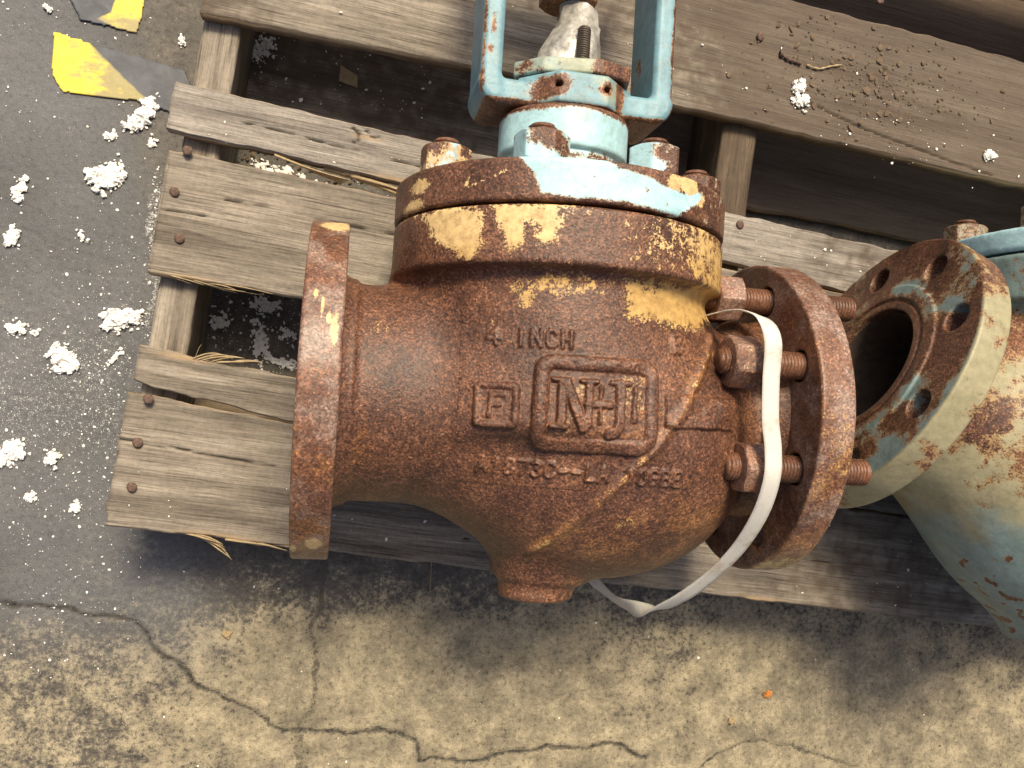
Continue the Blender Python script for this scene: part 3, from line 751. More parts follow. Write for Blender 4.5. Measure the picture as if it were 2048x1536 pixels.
# nails
Vn, Qn = lathe_x([(-.008, .0014), (-.0012, .0014), (-.001, .0041), (0.0, .0043), (.0008, .0037), (.0010, .0024), (.0010, .0003)], 20)
Vn = Vn + (vnoise(Vn[:, 0] * 400, Vn[:, 1] * 300, Vn[:, 2] * 300)[:, None] - .5) * .0009
nail_me = mesh_from('nail', Vn, Qn); nail_me.materials.append(NAIL)
up = along((0, 0, 1))
for i, (wx_, wy_) in enumerate(((-.220, .206), (-.229, .169), (-.222, .128), (-.237, -.0155), (-.244, -.054), (-.246, -.093), (.313, .196), (.460, .452), (.325, .392))):
    c, s = math.cos(-PR), math.sin(-PR); u = wx_ * c - wy_ * s; v = wx_ * s + wy_ * c
    o = link('nail', nail_me, None, pallet)
    o.matrix_local = Matrix.Translation((u, v, PTOP + .0012 + (.004 if i in (0, 3) else 0))) @ Euler((random.uniform(-.2, .2), random.uniform(-.2, .2), 0)).to_matrix().to_4x4() @ up

# torn fibres along board edges (wood splinters still attached)
def fibres(name, pts, label=None):
    VV = []; FF = []
    for (u, v, du, dv, z, wdt, bend) in pts:
        n_ = 14; b = len(VV)
        for i in range(n_):
            t = i / (n_ - 1); w = wdt * (1 - t) ** .6 * (.8 + .4 * random.random()) + .0002
            cu = u + du * t; cv = v + dv * t + bend * math.sin(t * 2.6); cz = z + .004 * math.sin(t * 2.2) * (1 if bend > 0 else -.6)
            for a in range(4):
                ang = a * math.pi / 2; VV.append((cu - w * .3 * math.sin(ang), cv + w * math.cos(ang), cz + w * .5 * math.sin(ang)))
        for i in range(n_ - 1):
            for a in range(4):
                FF.append([b + i * 4 + a, b + i * 4 + (a + 1) % 4, b + (i + 1) * 4 + (a + 1) % 4, b + (i + 1) * 4 + a])
    o = link(name, mesh_from(name, VV, FF), STRAW, pallet)
    return o
fp = []
for k in range(7):                                    # under the edge of the third board at the left
    fp.append((-.247 + random.random() * .05, .0745 - random.random() * .003, .02 + random.random() * .045, -.004 * random.random() - .001, PTOP - .006 * random.random() - .002, .0006, random.uniform(-.003, .003)))
fibres('splinter', fp)
fp = [(-.19 + i * .0035, -.1495 - .0006 * i, .035 - .002 * i, -.006 - .0016 * i, PTOP - .004 - .001 * i, .0010, random.uniform(-.002, .004)) for i in range(8)]
fp += [(-.17 + random.random() * .08, -.151, .03, -.001 - .004 * random.random(), PTOP - .012 * random.random(), .0012, .001) for i in range(10)]
fibres('splinter', fp)
fp = [(-.205 + i * .004, .004, -.0 + .024 + .006 * random.random(), .004 + .002 * random.random(), PTOP - .001, .0009, random.uniform(.0, .004)) for i in range(9)] + [(-.203, .004, .004, .012, PTOP, .0006, .003)]
fibres('splinter', fp)
fp = [(-.165 + i * .003, .199, .07 - .004 * i, -.0075 - .0005 * i, PTOP - .002 - .001 * i, .0011, -.002) for i in range(7)] + [(-.10, .1985, .085, -.0155, PTOP - .006, .0040, -.001), (-.12, .198, .09, -.010, PTOP - .009, .0030, .001)]
fibres('splinter', fp)
fp = [(.035, -.151, .003, -.034, PTOP - .012, .0011, .001)]
fibres('splinter', fp)

# ================================================================== THE FRONT VALVE
XC = .0900
def build_valve_meshes(style, h):
    lo, hi = (-.185, -.165, -.14), (.185, .14, .14)
    V, Q = nets(f_body, lo, hi, h); body = mesh_from('valve_body', V, Q, True, body_paint(V, style))
    return body
valve = empty('globe_valve', (XC, 0, ZV))
tag(valve, 'rusty brown flanged globe valve with blue yoke lying on the pallet, nearest the camera', 'valve')
body = link('valve_body', build_valve_meshes(0, .0018), RUST, valve)
Vf, Qf = nets(f_flange(), (-.004, -.131, -.131), (.033, .131, .131), .0016)
def add_flange(parent, style, M, mat, label=None):
    o = link('flange', mesh_from('flange', Vf, Qf, True, flange_paint(Vf, style)), mat, parent, M=M)
    if label: o['label'] = label
    return o
Mleft = Matrix.Translation((-.1655, 0, 0)) @ Matrix.Rotation(math.pi, 4, 'Y')
# the turned flange has z mirrored, so paint is worked out on the mirrored side
def flange_left(parent):
    V2 = Vf * np.array([1, 1, -1]); A = flange_paint(V2, 'left')
    return link('flange', mesh_from('flange', Vf, Qf, True, A), RUST_FLANGE, parent, M=Mleft)
fl = flange_left(valve); fl['label'] = 'inlet flange seen edge on'
fr = add_flange(valve, 'right', Matrix.Translation((.1670, 0, 0)), RUST_FLANGE, 'outlet flange with three long studs')

V, Q = nets(f_bonnet, (-.136, .125, -.136), (.136, .235, .136), .0017)
bonnet = link('bonnet', mesh_from('bonnet', V, Q, True, bonnet_paint(V)), RUST_BLUE, valve); bonnet['label'] = 'rusty bonnet flange with a patch of bleached blue paint coloured as sunlit'
V, Q = nets(f_yoke, (-.09, .222, -.045), (.095, .450, .060), .0016)
yoke = link('yoke', mesh_from('yoke', V, Q, True, yoke_paint(V)), RUST, valve); yoke['label'] = 'light blue painted yoke with rusty edges'

# bonnet studs with nuts
Vn, Qn = nut_mesh(.0345, .0215)
Vs, Qs = stud_mesh(.034)
def nut_obj(parent, M, g, mat=RUST, cream=.0):
    A = fixed(Vn, (0, 0, .25, .1)); x, y, z = Vn.T
    n = fbm(x + g[0], y + g[1], z, 3, 60) - .5
    A[:, 1] = np.clip(g[2] + n * 1.6, 0, 1); A[:, 0] = np.clip(cream + n * 1.5, 0, 1)
    return link('nut', mesh_from('nut', Vn, Qn, False, A), mat, parent, M=M)
sme = mesh_from('stud', Vs, Qs, True, fixed(Vs, (0, 0, .45, 0))); sme.materials.append(RUST_STUD)
BN = [(-66.7, .30, .45), (-21.7, .60, .25), (23.3, .62, .35), (68.3, .30, .3), (113, .5, 0), (158, .5, 0), (-157, .5, 0), (-112, .5, 0)]
for k, (a, gb, cr) in enumerate(BN):
    px, pz = .108 * math.sin(RAD(a)), .108 * math.cos(RAD(a))
    rot = Matrix.Rotation(RAD((8, 14, 38, 5, 0, 20, 40, 10)[k]), 4, 'X')
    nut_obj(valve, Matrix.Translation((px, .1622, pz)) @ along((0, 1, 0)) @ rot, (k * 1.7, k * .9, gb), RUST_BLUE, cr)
    link('stud', sme, None, valve, M=Matrix.Translation((px, .156, pz)) @ along((0, 1, 0)) @ rot)
# outlet studs
def fstud(parent, ang, x0, x1, xn, mats=(RUST_STUD, RUST_NUT), g=-.2, tilt=0, r=.0104):
    yy, zz = .1 * math.cos(RAD(ang)), .1 * math.sin(RAD(ang))
    V, Q = stud_mesh(x1 - x0, r)
    link('stud', mesh_from('stud', V, Q, True, fixed(V, (0, 0, .35, 0))), mats[0], parent, M=Matrix.Translation((x0, yy, zz)))
    nut_obj(parent, Matrix.Translation((xn, yy, zz)) @ Matrix.Rotation(RAD(tilt), 4, 'X'), (ang, 1, g), mats[1], .1)
fstud(valve, 22.5, .112, .243, .1195, tilt=8)
fstud(valve, 67.5, .1030, .205, .1085, tilt=25)
fstud(valve, -22.5 + 135, .1120, .226, .1210, tilt=2)
fstud(valve, -22.5, .112, .225, .1200, tilt=20)
# packing: gland flange, follower, stem, gland studs and nuts
def f_gland(x, y, z):
    x = x - YC
    c, s = math.cos(.22), math.sin(.22); X = c * x + s * z; Z = -s * x + c * z
    o = np.maximum(abs(X) * .55 + abs(Z) * .83 - .046, np.maximum(abs(Z) - .040, abs(X) - .046))
    d = smax(o, np.maximum(.2565 - y, y - .2685), .002)
    return d
V, Q = nets(f_gland, (-.06, .25, -.06), (.065, .275, .06), .0015)
xx, yy, zz = V.T; nn = fbm(xx, yy, zz, 4, 50) - .5
A = np.stack([0 * xx, np.clip(.72 + nn * 1.2 - .9 * sstep(.0, .04, xx), 0, 1), np.clip(.5 + nn, 0, 1), np.clip(.6 + nn, 0, 1)], 1)
o = link('gland_flange', mesh_from('gland_flange', V, Q, True, A), RUST, valve)
V, Q = lathe_x([(.262, .001), (.262, .027), (.266, .0275), (.285, .0262), (.296, .0225), (.306, .0195), (.307, .0175), (.322, .0170), (.3235, .0150), (.3235, .001)], 64,
               lambda X, R, T: R * (1 + .16 * (vnoise(np.cos(T) * 2 + 4, np.sin(T) * 2 + 4, X * 90) - .5) * 2) )
V[:, 1] -= .006 * sstep(.285, .315, V[:, 0]) - .002
V = V + (np.stack([fbm(*(V.T * 1.0 + k * 3), 4, 120) for k in range(3)], 1) - .5) * .0045
swap = Matrix(((0, -1, 0, YC), (1, 0, 0, 0), (0, 0, 1, 0), (0, 0, 0, 1)))
link('gland_follower', mesh_from('gland_follower', V, Q, True), GREASE, valve, M=swap)
V, Q = lathe_x([(.32, .001), (.32, .0125), (.34, .0125), (.36, .0125), (.44, .0125), (.44, .001)], 32)
link('stem', mesh_from('stem', V, Q, True), GREASE, valve, M=swap)
Vq, Qq = nut_mesh(.044, .026)
link('stem_nut', mesh_from('stem_nut', Vq, Qq, True, fixed(Vq, (0, .05, .75, 0))), RUST, valve, M=Matrix.Translation((YC - .006, .3265, 0)) @ along((0, 1, 0)))
V, Q = stud_mesh(.042, .0056, .0018)
for zz_ in (.031, -.031):
    link('gland_stud', mesh_from('gland_stud', V, Q, True, fixed(V, (0, 0, .15, 0))), make_plain('worn_thread_metal', (.16, .13, .10), .5, .4, 300, .0004, .5, .3) if zz_ > 0 else bpy.data.materials['worn_thread_metal'], valve, M=Matrix.Translation((YC + .001, .255, zz_)) @ along((0, 1, .0)))
Vq, Qq = nut_mesh(.0175, .010)

# raised foundry lettering on the front of the body
GL = {'4': [[(.7, 0), (.7, 1), (0, .35), (.95, .35)]], 'I': [[(.5, 0), (.5, 1)]], 'N': [[(.1, 0), (.1, 1), (.9, 0), (.9, 1)]],
      'C': [[(.9, .85), (.7, 1), (.3, 1), (.1, .8), (.1, .2), (.3, 0), (.7, 0), (.9, .15)]], 'H': [[(.1, 0), (.1, 1)], [(.9, 0), (.9, 1)], [(.1, .5), (.9, .5)]],
      'B': [[(.1, 0), (.1, 1), (.7, 1), (.9, .8), (.7, .53), (.1, .53)], [(.7, .53), (.95, .28), (.75, 0), (.1, 0)]],
      'A': [[(0, 0), (.5, 1), (1, 0)], [(.2, .38), (.8, .38)]], '1': [[(.25, .8), (.55, 1), (.55, 0)]], '3': [[(.1, .9), (.4, 1), (.85, .85), (.8, .6), (.45, .53), (.85, .4), (.85, .12), (.4, 0), (.1, .12)]],
      '7': [[(.05, 1), (.95, 1), (.4, 0)]], '8': [[(.5, .53), (.15, .7), (.2, .95), (.5, 1), (.8, .95), (.85, .7), (.5, .53), (.1, .3), (.2, .05), (.5, 0), (.8, .05), (.9, .3), (.5, .53)]],
      '6': [[(.8, 1), (.35, .8), (.1, .35), (.3, 0), (.75, 0), (.9, .3), (.7, .55), (.2, .5)]], '-': [[(.15, .45), (.85, .45)]], 'L': [[(.15, 1), (.15, 0), (.9, 0)]],
      '0': [[(.3, 1), (.1, .8), (.1, .2), (.3, 0), (.7, 0), (.9, .2), (.9, .8), (.7, 1), (.3, 1)]], 'G': [[(.9, .85), (.7, 1), (.3, 1), (.1, .8), (.1, .2), (.3, 0), (.7, 0), (.9, .2), (.9, .45), (.55, .45)]],
      'E': [[(.9, 1), (.1, 1), (.1, 0), (.9, 0)], [(.1, .52), (.7, .52)]], 'F': [[(.9, 1), (.1, 1), (.1, 0)], [(.1, .52), (.7, .52)]], ' ': [],
      '9': [[(.2, 0), (.65, .2), (.9, .65), (.7, 1), (.25, 1), (.1, .7), (.3, .45), (.8, .5)]], '2': [[(.1, .85), (.35, 1), (.8, .95), (.85, .65), (.1, 0), (.95, 0)]]}
def relief(x, y):
    h = np.zeros(x.shape)
    def seg(P, w, H, soft=.0010):
        nonlocal h
        d = linesd(P, x, y); h = np.maximum(h, H * sstep(w + soft, w - soft, d))
    def word(txt, x0, y0, cw, ch, adv, w, H, sl=0.0):
        for i, c in enumerate(txt):
            for P in GL[c]:
                seg([(x0 + i * adv + px * cw, y0 + sl * i * adv + py * ch) for px, py in P], w, H)
    # frame: raised rounded rectangle round a sunken field
    def rr(cx, cy, hw, hh, r):
        qx = abs(x - cx) - hw + r; qy = abs(y - cy) - hh + r
        return np.hypot(np.maximum(qx, 0), np.maximum(qy, 0)) + np.minimum(np.maximum(qx, qy), 0) - r
    d = rr(.0055, -.0005, .0430, .0318, .010)
    ringd = abs(rr(.0055, -.0005, .0388, .0276, .0085))
    h = np.maximum(h, .0046 * np.sqrt(np.clip(1 - (ringd / .0052) ** 2, 0, 1)))
    h = np.maximum(h, .0006 * sstep(.001, -.001, d))
    H = .0044; W = .0024
    def seg2(P, w): 
        nonlocal h
        h = np.maximum(h, H * sstep(w + .0009, w - .0009, linesd(P, x, y)))
    # N with slab serifs, small H, J that hangs lower
    seg2([(-.0195, -.014), (-.0195, .013)], .0030); seg2([(-.0175, .013), (-.0045, -.015)], .0036); seg2([(-.0015, -.013), (-.0015, .013)], .0027)
    for cx, cy in ((-.0205, .0150), (-.0205, -.0155), (-.0015, .0150)): seg2([(cx - .0050, cy), (cx + .0050, cy)], .0016)
    seg2([(-.0025, .0), (.0135, .0)], .0025); seg2([(.0065, -.012), (.0065, .012)], .0012)
    seg2([(.0205, .0140), (.0205, -.012), (.0190, -.0175), (.0135, -.0190)], .0034); seg2([(.0140, .0150), (.0265, .0150)], .0017); seg2([(.031, .012), (.031, -.010)], .0018)
    # small square plate with an F
    d = rr(-.0610, -.0040, .0140, .0148, .002); h = np.maximum(h, sstep(.0010, -.0010, d) * .0018)
    h = np.maximum(h, .0040 * np.sqrt(np.clip(1 - (abs(rr(-.0610, -.0040, .0122, .0130, .002)) / .0026) ** 2, 0, 1)))
    for P in GL['F']: h = np.maximum(h, .0040 * sstep(.0024, .0010, linesd([(-.0655 + px * .0095, -.0115 + py * .0145) for px, py in P], x, y)))
    # flat bar
    d = rr(.0860, -.0015, .0310, .0112, .001); h = np.maximum(h, sstep(.0010, -.0010, d) * .0036)
    word('1982', .066, .0015, .0042, .0048, .0066, .0006, .0046, -.05)
    word('4', -.0690, .0370, .0080, .0110, .0, .0012, .0016); word('INCH', -.0510, .0370, .0072, .0110, .0098, .0013, .0021)
    word('B', .0620, .0400, .0085, .0125, 0, .0015, .0022)
    word('A1873C--LA 10GBE', -.0680, -.0505, .0066, .0098, .00895, .0012, .0023, -.02)
    return h
gx2 = np.arange(-.088, .123, .00045); gy2 = np.arange(-.062, .064, .00045)
X, Y = np.meshgrid(gx2, gy2, indexing='ij'); x = X.ravel(); y = Y.ravel()
lo_ = np.full(x.shape, .045); hi_ = np.full(x.shape, .135)
for _ in range(18):
    mid = (lo_ + hi_) / 2; s_ = f_body(x, y, mid) < 0
    lo_ = np.where(s_, mid, lo_); hi_ = np.where(s_, hi_, mid)
zs = (lo_ + hi_) / 2
hh = relief(x + (fbm(x, y, 1, 2, 110) - .5) * .0010, y + (fbm(x, y, 6, 2, 110) - .5) * .0010)
hh = hh * np.clip(.35 + 1.15 * fbm(x, y, 2, 4, 75), .2, 1.15) + (fbm(x, y, 8, 3, 300) - .5) * .0002
H2 = hh.reshape(X.shape)
for _ in range(2):
    H2[1:-1, 1:-1] = (H2[1:-1, 1:-1] * 2 + H2[:-2, 1:-1] + H2[2:, 1:-1] + H2[1:-1, :-2] + H2[1:-1, 2:]) / 6
hh = H2.ravel()
bd = np.minimum(np.minimum(x - gx2[0], gx2[-1] - x), np.minimum(y - gy2[0], gy2[-1] - y))
e_ = .001
g = np.stack([f_body(x + e_, y, zs) - f_body(x - e_, y, zs), f_body(x, y + e_, zs) - f_body(x, y - e_, zs), f_body(x, y, zs + e_) - f_body(x, y, zs - e_)], 1)
g /= np.linalg.norm(g, axis=1)[:, None]
off = hh + .0003 - .0012 * sstep(.003, 0, bd)
VP = np.stack([x, y, zs], 1) + g * off[:, None]
AP = body_paint(VP, 0)
field_old = (hh < .0012) & (abs(x - .0055) < .033) & (abs(y + .0005) < .021)
AP[:, 2] = np.clip(AP[:, 2] + .35 * field_old, 0, 1)
AP[:, 1] = np.where((fbm(x, y, 3, 3, 120) > .60) & field_old, .42, 0); AP[:, 3] = .8
valid = zs > .05
F = gridfaces(len(gx2), len(gy2)); F = F[valid[F].all(1)]
link('cast_lettering', mesh_from('cast_lettering', VP, F, True, AP), RUST, valve)['label'] = 'raised foundry lettering and framed emblem'

# ================================================================== THE SECOND VALVE (behind, on the right)
valve2 = empty('globe_valve', (float(C2[0]), float(C2[1]), ZV + float(C2[2])))
tag(valve2, 'greenish blue valve at the right edge, its open flange facing the rusty valve', 'valve')
def paint2(V):
    x, y, z = V.T; n = fbm(x, y, z, 4, 30) - .5; n2 = fbm(x, y, z, 3, 90) - .5
    A = np.zeros((len(V), 4), np.float32)
    A[:, 1] = np.clip(.34 + n * 1.4 + n2 * .5 + .75 * sstep(.02, -.10, y) + .5 * sstep(.085, .12, y), 0, 1)
    A[:, 1] -= .9 * sstep(.62, .72, fbm(x, y, z, 3, 110)) * sstep(-.08, -.13, y) * (.4 + 1.2 * fbm(x, y, z, 2, 20))
    A[:, 1] -= .5 * np.clip(1 - np.hypot((x + .125 + .55 * (y + .09)) / .022, (y + .10) / .05), 0, 1)
    A[:, 3] = np.clip(.95 - .95 * sstep(-.03, -.14, y) - 1.2 * sstep(.06, .12, y) + n * .8, 0, 1)
    A[:, 2] = np.clip(.35 + n * 1.2, 0, 1)
    px, py, pz = x - F2[0], y - F2[1], z - F2[2]; v = -px * N2[1] + py * N2[0]
    A[(np.hypot(v, pz) < .057)] = (0, 0, 0, 0)
    return A
V, Q = nets(f_body2, (-.26, -.19, -.142), (.21, .16, .155), .0026)
link('valve_body', mesh_from('valve_body', V, Q, True, paint2(V)), RUST2, valve2)
rz = math.atan2(-.40094, .91609)
MF = Matrix.Translation(Vector([float(q) for q in F2])) @ Matrix.Rotation(rz, 4, 'Z') @ Matrix.Translation((.027, 0, 0)) @ Matrix.Rotation(math.pi, 4, 'Y')
V2 = Vf * np.array([1, 1, -1])
f2 = link('flange', mesh_from('flange', Vf, Qf, True, flange_paint(V2, 'second')), RUST2, valve2, M=MF); f2['label'] = 'open flange with eight bolt holes'
V, Q = nets(f_bonnet2, (-.156, .144, -.156), (.156, .178, .156), .003)
A = fixed(V, (0, .85, .3, 0)); A[:, 1] = np.clip(.8 + (fbm(*V.T, 4, 40) - .5), 0, 1)
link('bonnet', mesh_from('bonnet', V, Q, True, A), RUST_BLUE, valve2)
for k in range(8):
    a_ = RAD(22.5 + 45 * k); px, pz = .126 * math.sin(a_), .126 * math.cos(a_)
    link('nut', mesh_from('nut', Vn, Qn, False, fixed(Vn, (0, .5, .3, 0))), RUST2, valve2, M=Matrix.Translation((px, .1725, pz)) @ along((0, 1, 0)))
    link('stud', sme, None, valve2, M=Matrix.Translation((px, .166, pz)) @ along((0, 1, 0)))
Vl, Ql = lathe_x([(-.008, .0552), (-.006, .0546), (.02, .0540), (.16, .0535)], 64)
link('bore_shade_sleeve', mesh_from('bore_shade_sleeve', Vl, Ql[:, ::-1]), BORE_SHADE, valve2, M=Matrix.Translation(Vector([float(q) for q in (F2 + N2 * .012)])) @ Matrix.Rotation(rz, 4, 'Z'))  # dark sleeve added to paint the shade inside the open bore
V, Q = lathe_x([(-.06, .0005), (-.06, .0545), (.06, .0545), (.06, .0005)], 48)
link('bore_shade_plug', mesh_from('bore_shade_plug', V, Q), BORE_SHADE, valve)  # dark plug closing the bore, coloured as the shade inside
link('bore_shade_plug', mesh_from('bore_shade_plug', V, Q), BORE_SHADE, valve2, M=Matrix.Translation(Vector([float(q) for q in (F2 + N2 * .20)])) @ Matrix.Rotation(rz, 4, 'Z'))

# ================================================================== WHITE STRAP
def catmull(P, n=12):
    P = [np.array(p, float) for p in P]; P = [2 * P[0] - P[1]] + P + [2 * P[-1] - P[-2]]; out = []
    for i in range(1, len(P) - 2):
        for k in range(n):
            t = k / n; a, b, c, d = P[i - 1:i + 3]
            out.append(.5 * (2 * b + (c - a) * t + (2 * a - 5 * b + 4 * c - d) * t * t + (3 * b - a - 3 * c + d) * t ** 3))
    out.append(P[-2]); return np.array(out)
# x, y, z (above the pipe axis), then the direction of the strap's width
SP = [(.1955, .0745, .070, .43, .13, -.89), (.1975, .0750, .083, .43, .13, -.89), (.2005, .0752, .094, .45, .1, -.88), (.2065, .0735, .106, .66, .0, -.75), (.2145, .067, .1165, .97, -.1, -.2), (.2195, .052, .1215, 1, 0, .05),
      (.2200, .025, .1205, 1, 0, 0), (.2215, -.003, .1195, 1, .02, 0), (.2250, -.024, .1190, 1, .03, 0), (.2258, -.045, .1175, 1, .02, 0), (.2262, -.072, .102, 1, .0, .06),
      (.2235, -.101, .076, .97, .1, .15), (.2145, -.127, .050, .90, .22, .3), (.2010, -.151, .022, .72, .32, .55), (.1890, -.1665, -.008, .45, .35, .78), (.1790, -.169, -.046, .02, .25, .95),
      (.1700, -.162, -.074, .12, .2, .95), (.1645, -.154, -.092, .45, .1, .85), (.160, -.135, -.105, .9, 0, .3), (.155, -.09, -.115, 1, 0, 0)]
S = catmull(SP, 14); C = S[:, :3]; Wd = S[:, 3:]
T = np.gradient(C, axis=0); T /= np.linalg.norm(T, axis=1)[:, None]
Wd = Wd - (Wd * T).sum(1)[:, None] * T; Wd /= np.linalg.norm(Wd, axis=1)[:, None]
N = np.cross(Wd, T); ww = .0065; th = .00035
prof = [(a, b) for a in (-1, -.5, 0, .5, 1) for b in (1,)] + [(a, -1) for a in (1, .5, 0, -.5, -1)]
V = np.stack([C + Wd * (a * ww * 1.0) + N * (b * th + .0005 * (abs(a) - .5)) for a, b in prof], 1)
strap = link('packing_strap', mesh_from('packing_strap', V.reshape(-1, 3) + np.array([0, 0, ZV]), gridfaces(len(S), len(prof), True)), STRAP)
tag(strap, 'white plastic strap looped over the bolts of the rusty outlet flange', 'strap')

# ================================================================== FOAM CLUMPS, CHIPS AND DUST
import bmesh
def ico(sub):
    b = bmesh.new(); bmesh.ops.create_icosphere(b, subdivisions=sub, radius=1.0)
    v = np.array([x.co[:] for x in b.verts]); b.verts.index_update(); f = np.array([[q.index for q in x.verts] for x in b.faces]); b.free(); return v, f
I2 = ico(2); I1 = ico(1)
def clump_mesh(name, L, W, ang, n, seed, r0=.0042, mat=FOAM):
    rg = np.random.default_rng(seed); VV = []; FF = []; b = 0
    n = int(n * 2.6); r0 = r0 * .72
    for i in range(n):
        t = (i + .5) / n * 2 - 1
        cx = t * L * .42 + rg.normal() * L * .05; cy = rg.normal() * W * .20; r = r0 * (rg.uniform(.9, 1.5) if i % 2 else rg.uniform(.3, .6)) * (1 - .3 * abs(t))
        if i % 2 == 0: cx += rg.normal() * L * .12; cy += rg.normal() * W * .22
        v, f = I2; s = rg.uniform(.75, 1.3, 3) * r; s[2] *= .75
        q = v * s; ofs = rg.random(3) * 40
        k = 1 + .9 * (fbm(v[:, 0] + ofs[0], v[:, 1] + ofs[1], v[:, 2] + ofs[2], 4, 4.5) - .5) * 3.0
        q = q * k[:, None] + np.array([cx, cy, r * .55 + rg.random() * r * .5])
        VV.append(q); FF.append(f + b); b += len(v)
    V = np.concatenate(VV); c, s = math.cos(ang), math.sin(ang)
    V = V @ np.array([[c, s, 0], [-s, c, 0], [0, 0, 1]])
    return mesh_from(name, V, np.concatenate(FF), False)
CL = [  # x, y, length, width, angle, blobs, size, label
    (-.289, .271, .046, .018, 1.0, 34, .0052, 'longest white foam clump, slanting between the hazard tape and the pallet'),
    (-.317, .2475, .011, .009, .5, 8, .0036, 'pea-sized white foam lump just left of the longest foam clump'),
    (-.278, .246, .010, .008, 1.2, 6, .0030, 'small white foam bit touching the lower tip of the longest foam clump'),
    (-.318, .206, .040, .026, .5, 42, .0055, 'wide lumpy white foam clump left of the nail in the third board'),
    (-.3955, .183, .030, .010, 1.4, 18, .0040, 'tall thin white foam clump near the left edge, above two smaller ones'),
    (-.400, .134, .022, .014, 1.0, 16, .0042, 'stubby white foam clump at the left edge below the tall thin one'),
    (-.337, .1420, .018, .008, -1.0, 9, .0027, 'small forked foam scrap in the open grey floor left of the third board'),
    (-.2925, .0630, .036, .022, .15, 40, .0058, 'big rounded white foam clump beside the gap at the pallet edge'),
    (-.389, .0445, .020, .014, .1, 16, .0042, 'white foam lump at the left edge level with the big rounded clump'),
    (-.372, .0440, .009, .006, .1, 5, .0028, 'tiny foam lump just right of the left-edge foam lump'),
    (-.3455, .0190, .030, .022, -.9, 34, .0055, 'bright oval white foam clump alone on the grey floor left of the broken board'),
    (-.297, .0240, .024, .007, 1.0, 12, .0028, 'loose thin trail of foam between the oval clump and the pallet'),
    (-.3860, -.0770, .030, .026, .4, 30, .0046, 'ragged foam clump cut by the left edge, lowest of the large clumps'),
    (-.3485, -.0800, .018, .016, .8, 16, .0034, 'flaky foam clump beside the ragged one, left of the front board'),
    (-.3650, -.1200, .013, .010, .3, 10, .0028, 'small white foam bit below and between the ragged and the flaky clumps'),
    (-.3240, -.1270, .012, .010, .9, 10, .0028, 'small double foam bit left of the front corner of the pallet'),
    (-.2565, .3540, .011, .008, 1.5, 8, .0028, 'small foam bit against the pallet beside the hazard tape'),
    (-.3845, .3680, .009, .005, -.8, 4, .0030, 'single smooth white crumb near the top left corner'),
    (-.200, .0665, .022, .018, .3, 18, .0040, 'foam clump on the floor in the left gap of the pallet, nearest the stringer'),
    (-.155, .0880, .034, .018, .1, 28, .0042, 'yellowish foam clump under the edge of the third board'),
    (-.158, .0480, .018, .055, .2, 44, .0040, 'long heap of foam running down the shaded gap of the pallet'),
    (-.131, .0600, .018, .016, .2, 14, .0036, 'foam clump in the shaded gap close to the left flange'),
    (-.135, .0300, .040, .012, -.2, 30, .0036, 'row of foam crumbs along the back edge of the broken board'),
    (-.150, .226, .060, .018, -.25, 40, .0050, 'grey foam heap half hidden under the narrow pale board'),
    (-.176, .3500, .036, .026, .5, 60, .0034, 'cream foam patch in the upper gap beside the left stringer'),
]
for i, (cx, cy, L, W, a, n, r, lab) in enumerate(CL):
    o = link('foam_clump', clump_mesh('foam_clump', L, W, a, n, 100 + i, r * .78 if i < 18 else r * .62), FOAM, None, (cx, cy, .0006 if cy < .262 or i < 18 else .0165))
    tag(o, lab, 'foam clump', 'crumbled white foam lying about')
for i, (cx, cy, lab, n, L) in enumerate(((.3705, .3450, 'star shaped cream foam clump on the large board right of the yoke', 16, .016), (.3740, .3315, 'pinkish foam clump touching the star shaped one on the large board', 16, .016), (.600, .302, 'crumbly foam bit at the right edge of the large board', 9, .012))):
    o = link('foam_clump', clump_mesh('foam_clump', L, L, .3, n, 300 + i, .0036), FOAM, None, (cx, cy, PTOP))
    tag(o, lab, 'foam clump', 'crumbled white foam lying about')
# separate chips on the floor
for i, (px, py, r, lab) in enumerate(((.458 - .02, -.318, .0042, 'orange rust flake on the bare floor at the lower right'), (.395, -.349, .0036, 'tan flake on the floor below the right flange'), (-.170, -.252, .0038, 'tan woody chip on the floor below the front board'), (-.137, .0, .0, ''))):
    if r:
        o = link('flake', clump_mesh('flake', r * 2, r, .4, 7, 500 + i, r * .75), CHIP if i == 0 else STRAW, None, (px, py, .0006)); tag(o, lab, 'flake')
def scatter(name, pts, rr, mat, label, cat, seed, flat=.5):
    rg = np.random.default_rng(seed); v, f = I1; VV = []; FF = []
    for i, (a, b, c) in enumerate(pts):
        r = rr * (.35 + 1.3 * rg.random() ** 5)
        q = v * rg.uniform(.5, 1.5, 3) * np.array([1, 1, flat]) * r * rg.uniform(.7, 1.3, (len(v), 1))
        t = rg.random() * 6.3; cc, ss = math.cos(t), math.sin(t); q = q @ np.array([[cc, ss, 0], [-ss, cc, 0], [0, 0, 1]])
        VV.append(q + np.array([a, b, c + r * flat * .6])); FF.append(f + i * len(v))
    o = link(name, mesh_from(name, np.concatenate(VV), np.concatenate(FF), False), mat); tag(o, label, cat, kind='stuff'); return o
rg = np.random.default_rng(5)
pts = []
while len(pts) < 1700:                       # foam dust near the pallet's left edge
    a, b = rg.uniform(-.44, -.255), rg.uniform(-.30, .38)
    dens = .12 + 1.1 * math.exp(-((b + .02) / .11) ** 2) * (.35 + math.exp(-((a + .30) / .05) ** 2)) + .12 * (b < -.1)
    if rg.random() < dens * 1.3 * float(fbm(np.array([a]), np.array([b]), 0, 3, 30)[0]): pts.append((a, b, .0003))
for k in range(150): pts.append((-.271 + rg.normal() * .003, .10 + .12 * rg.random(), .0003))
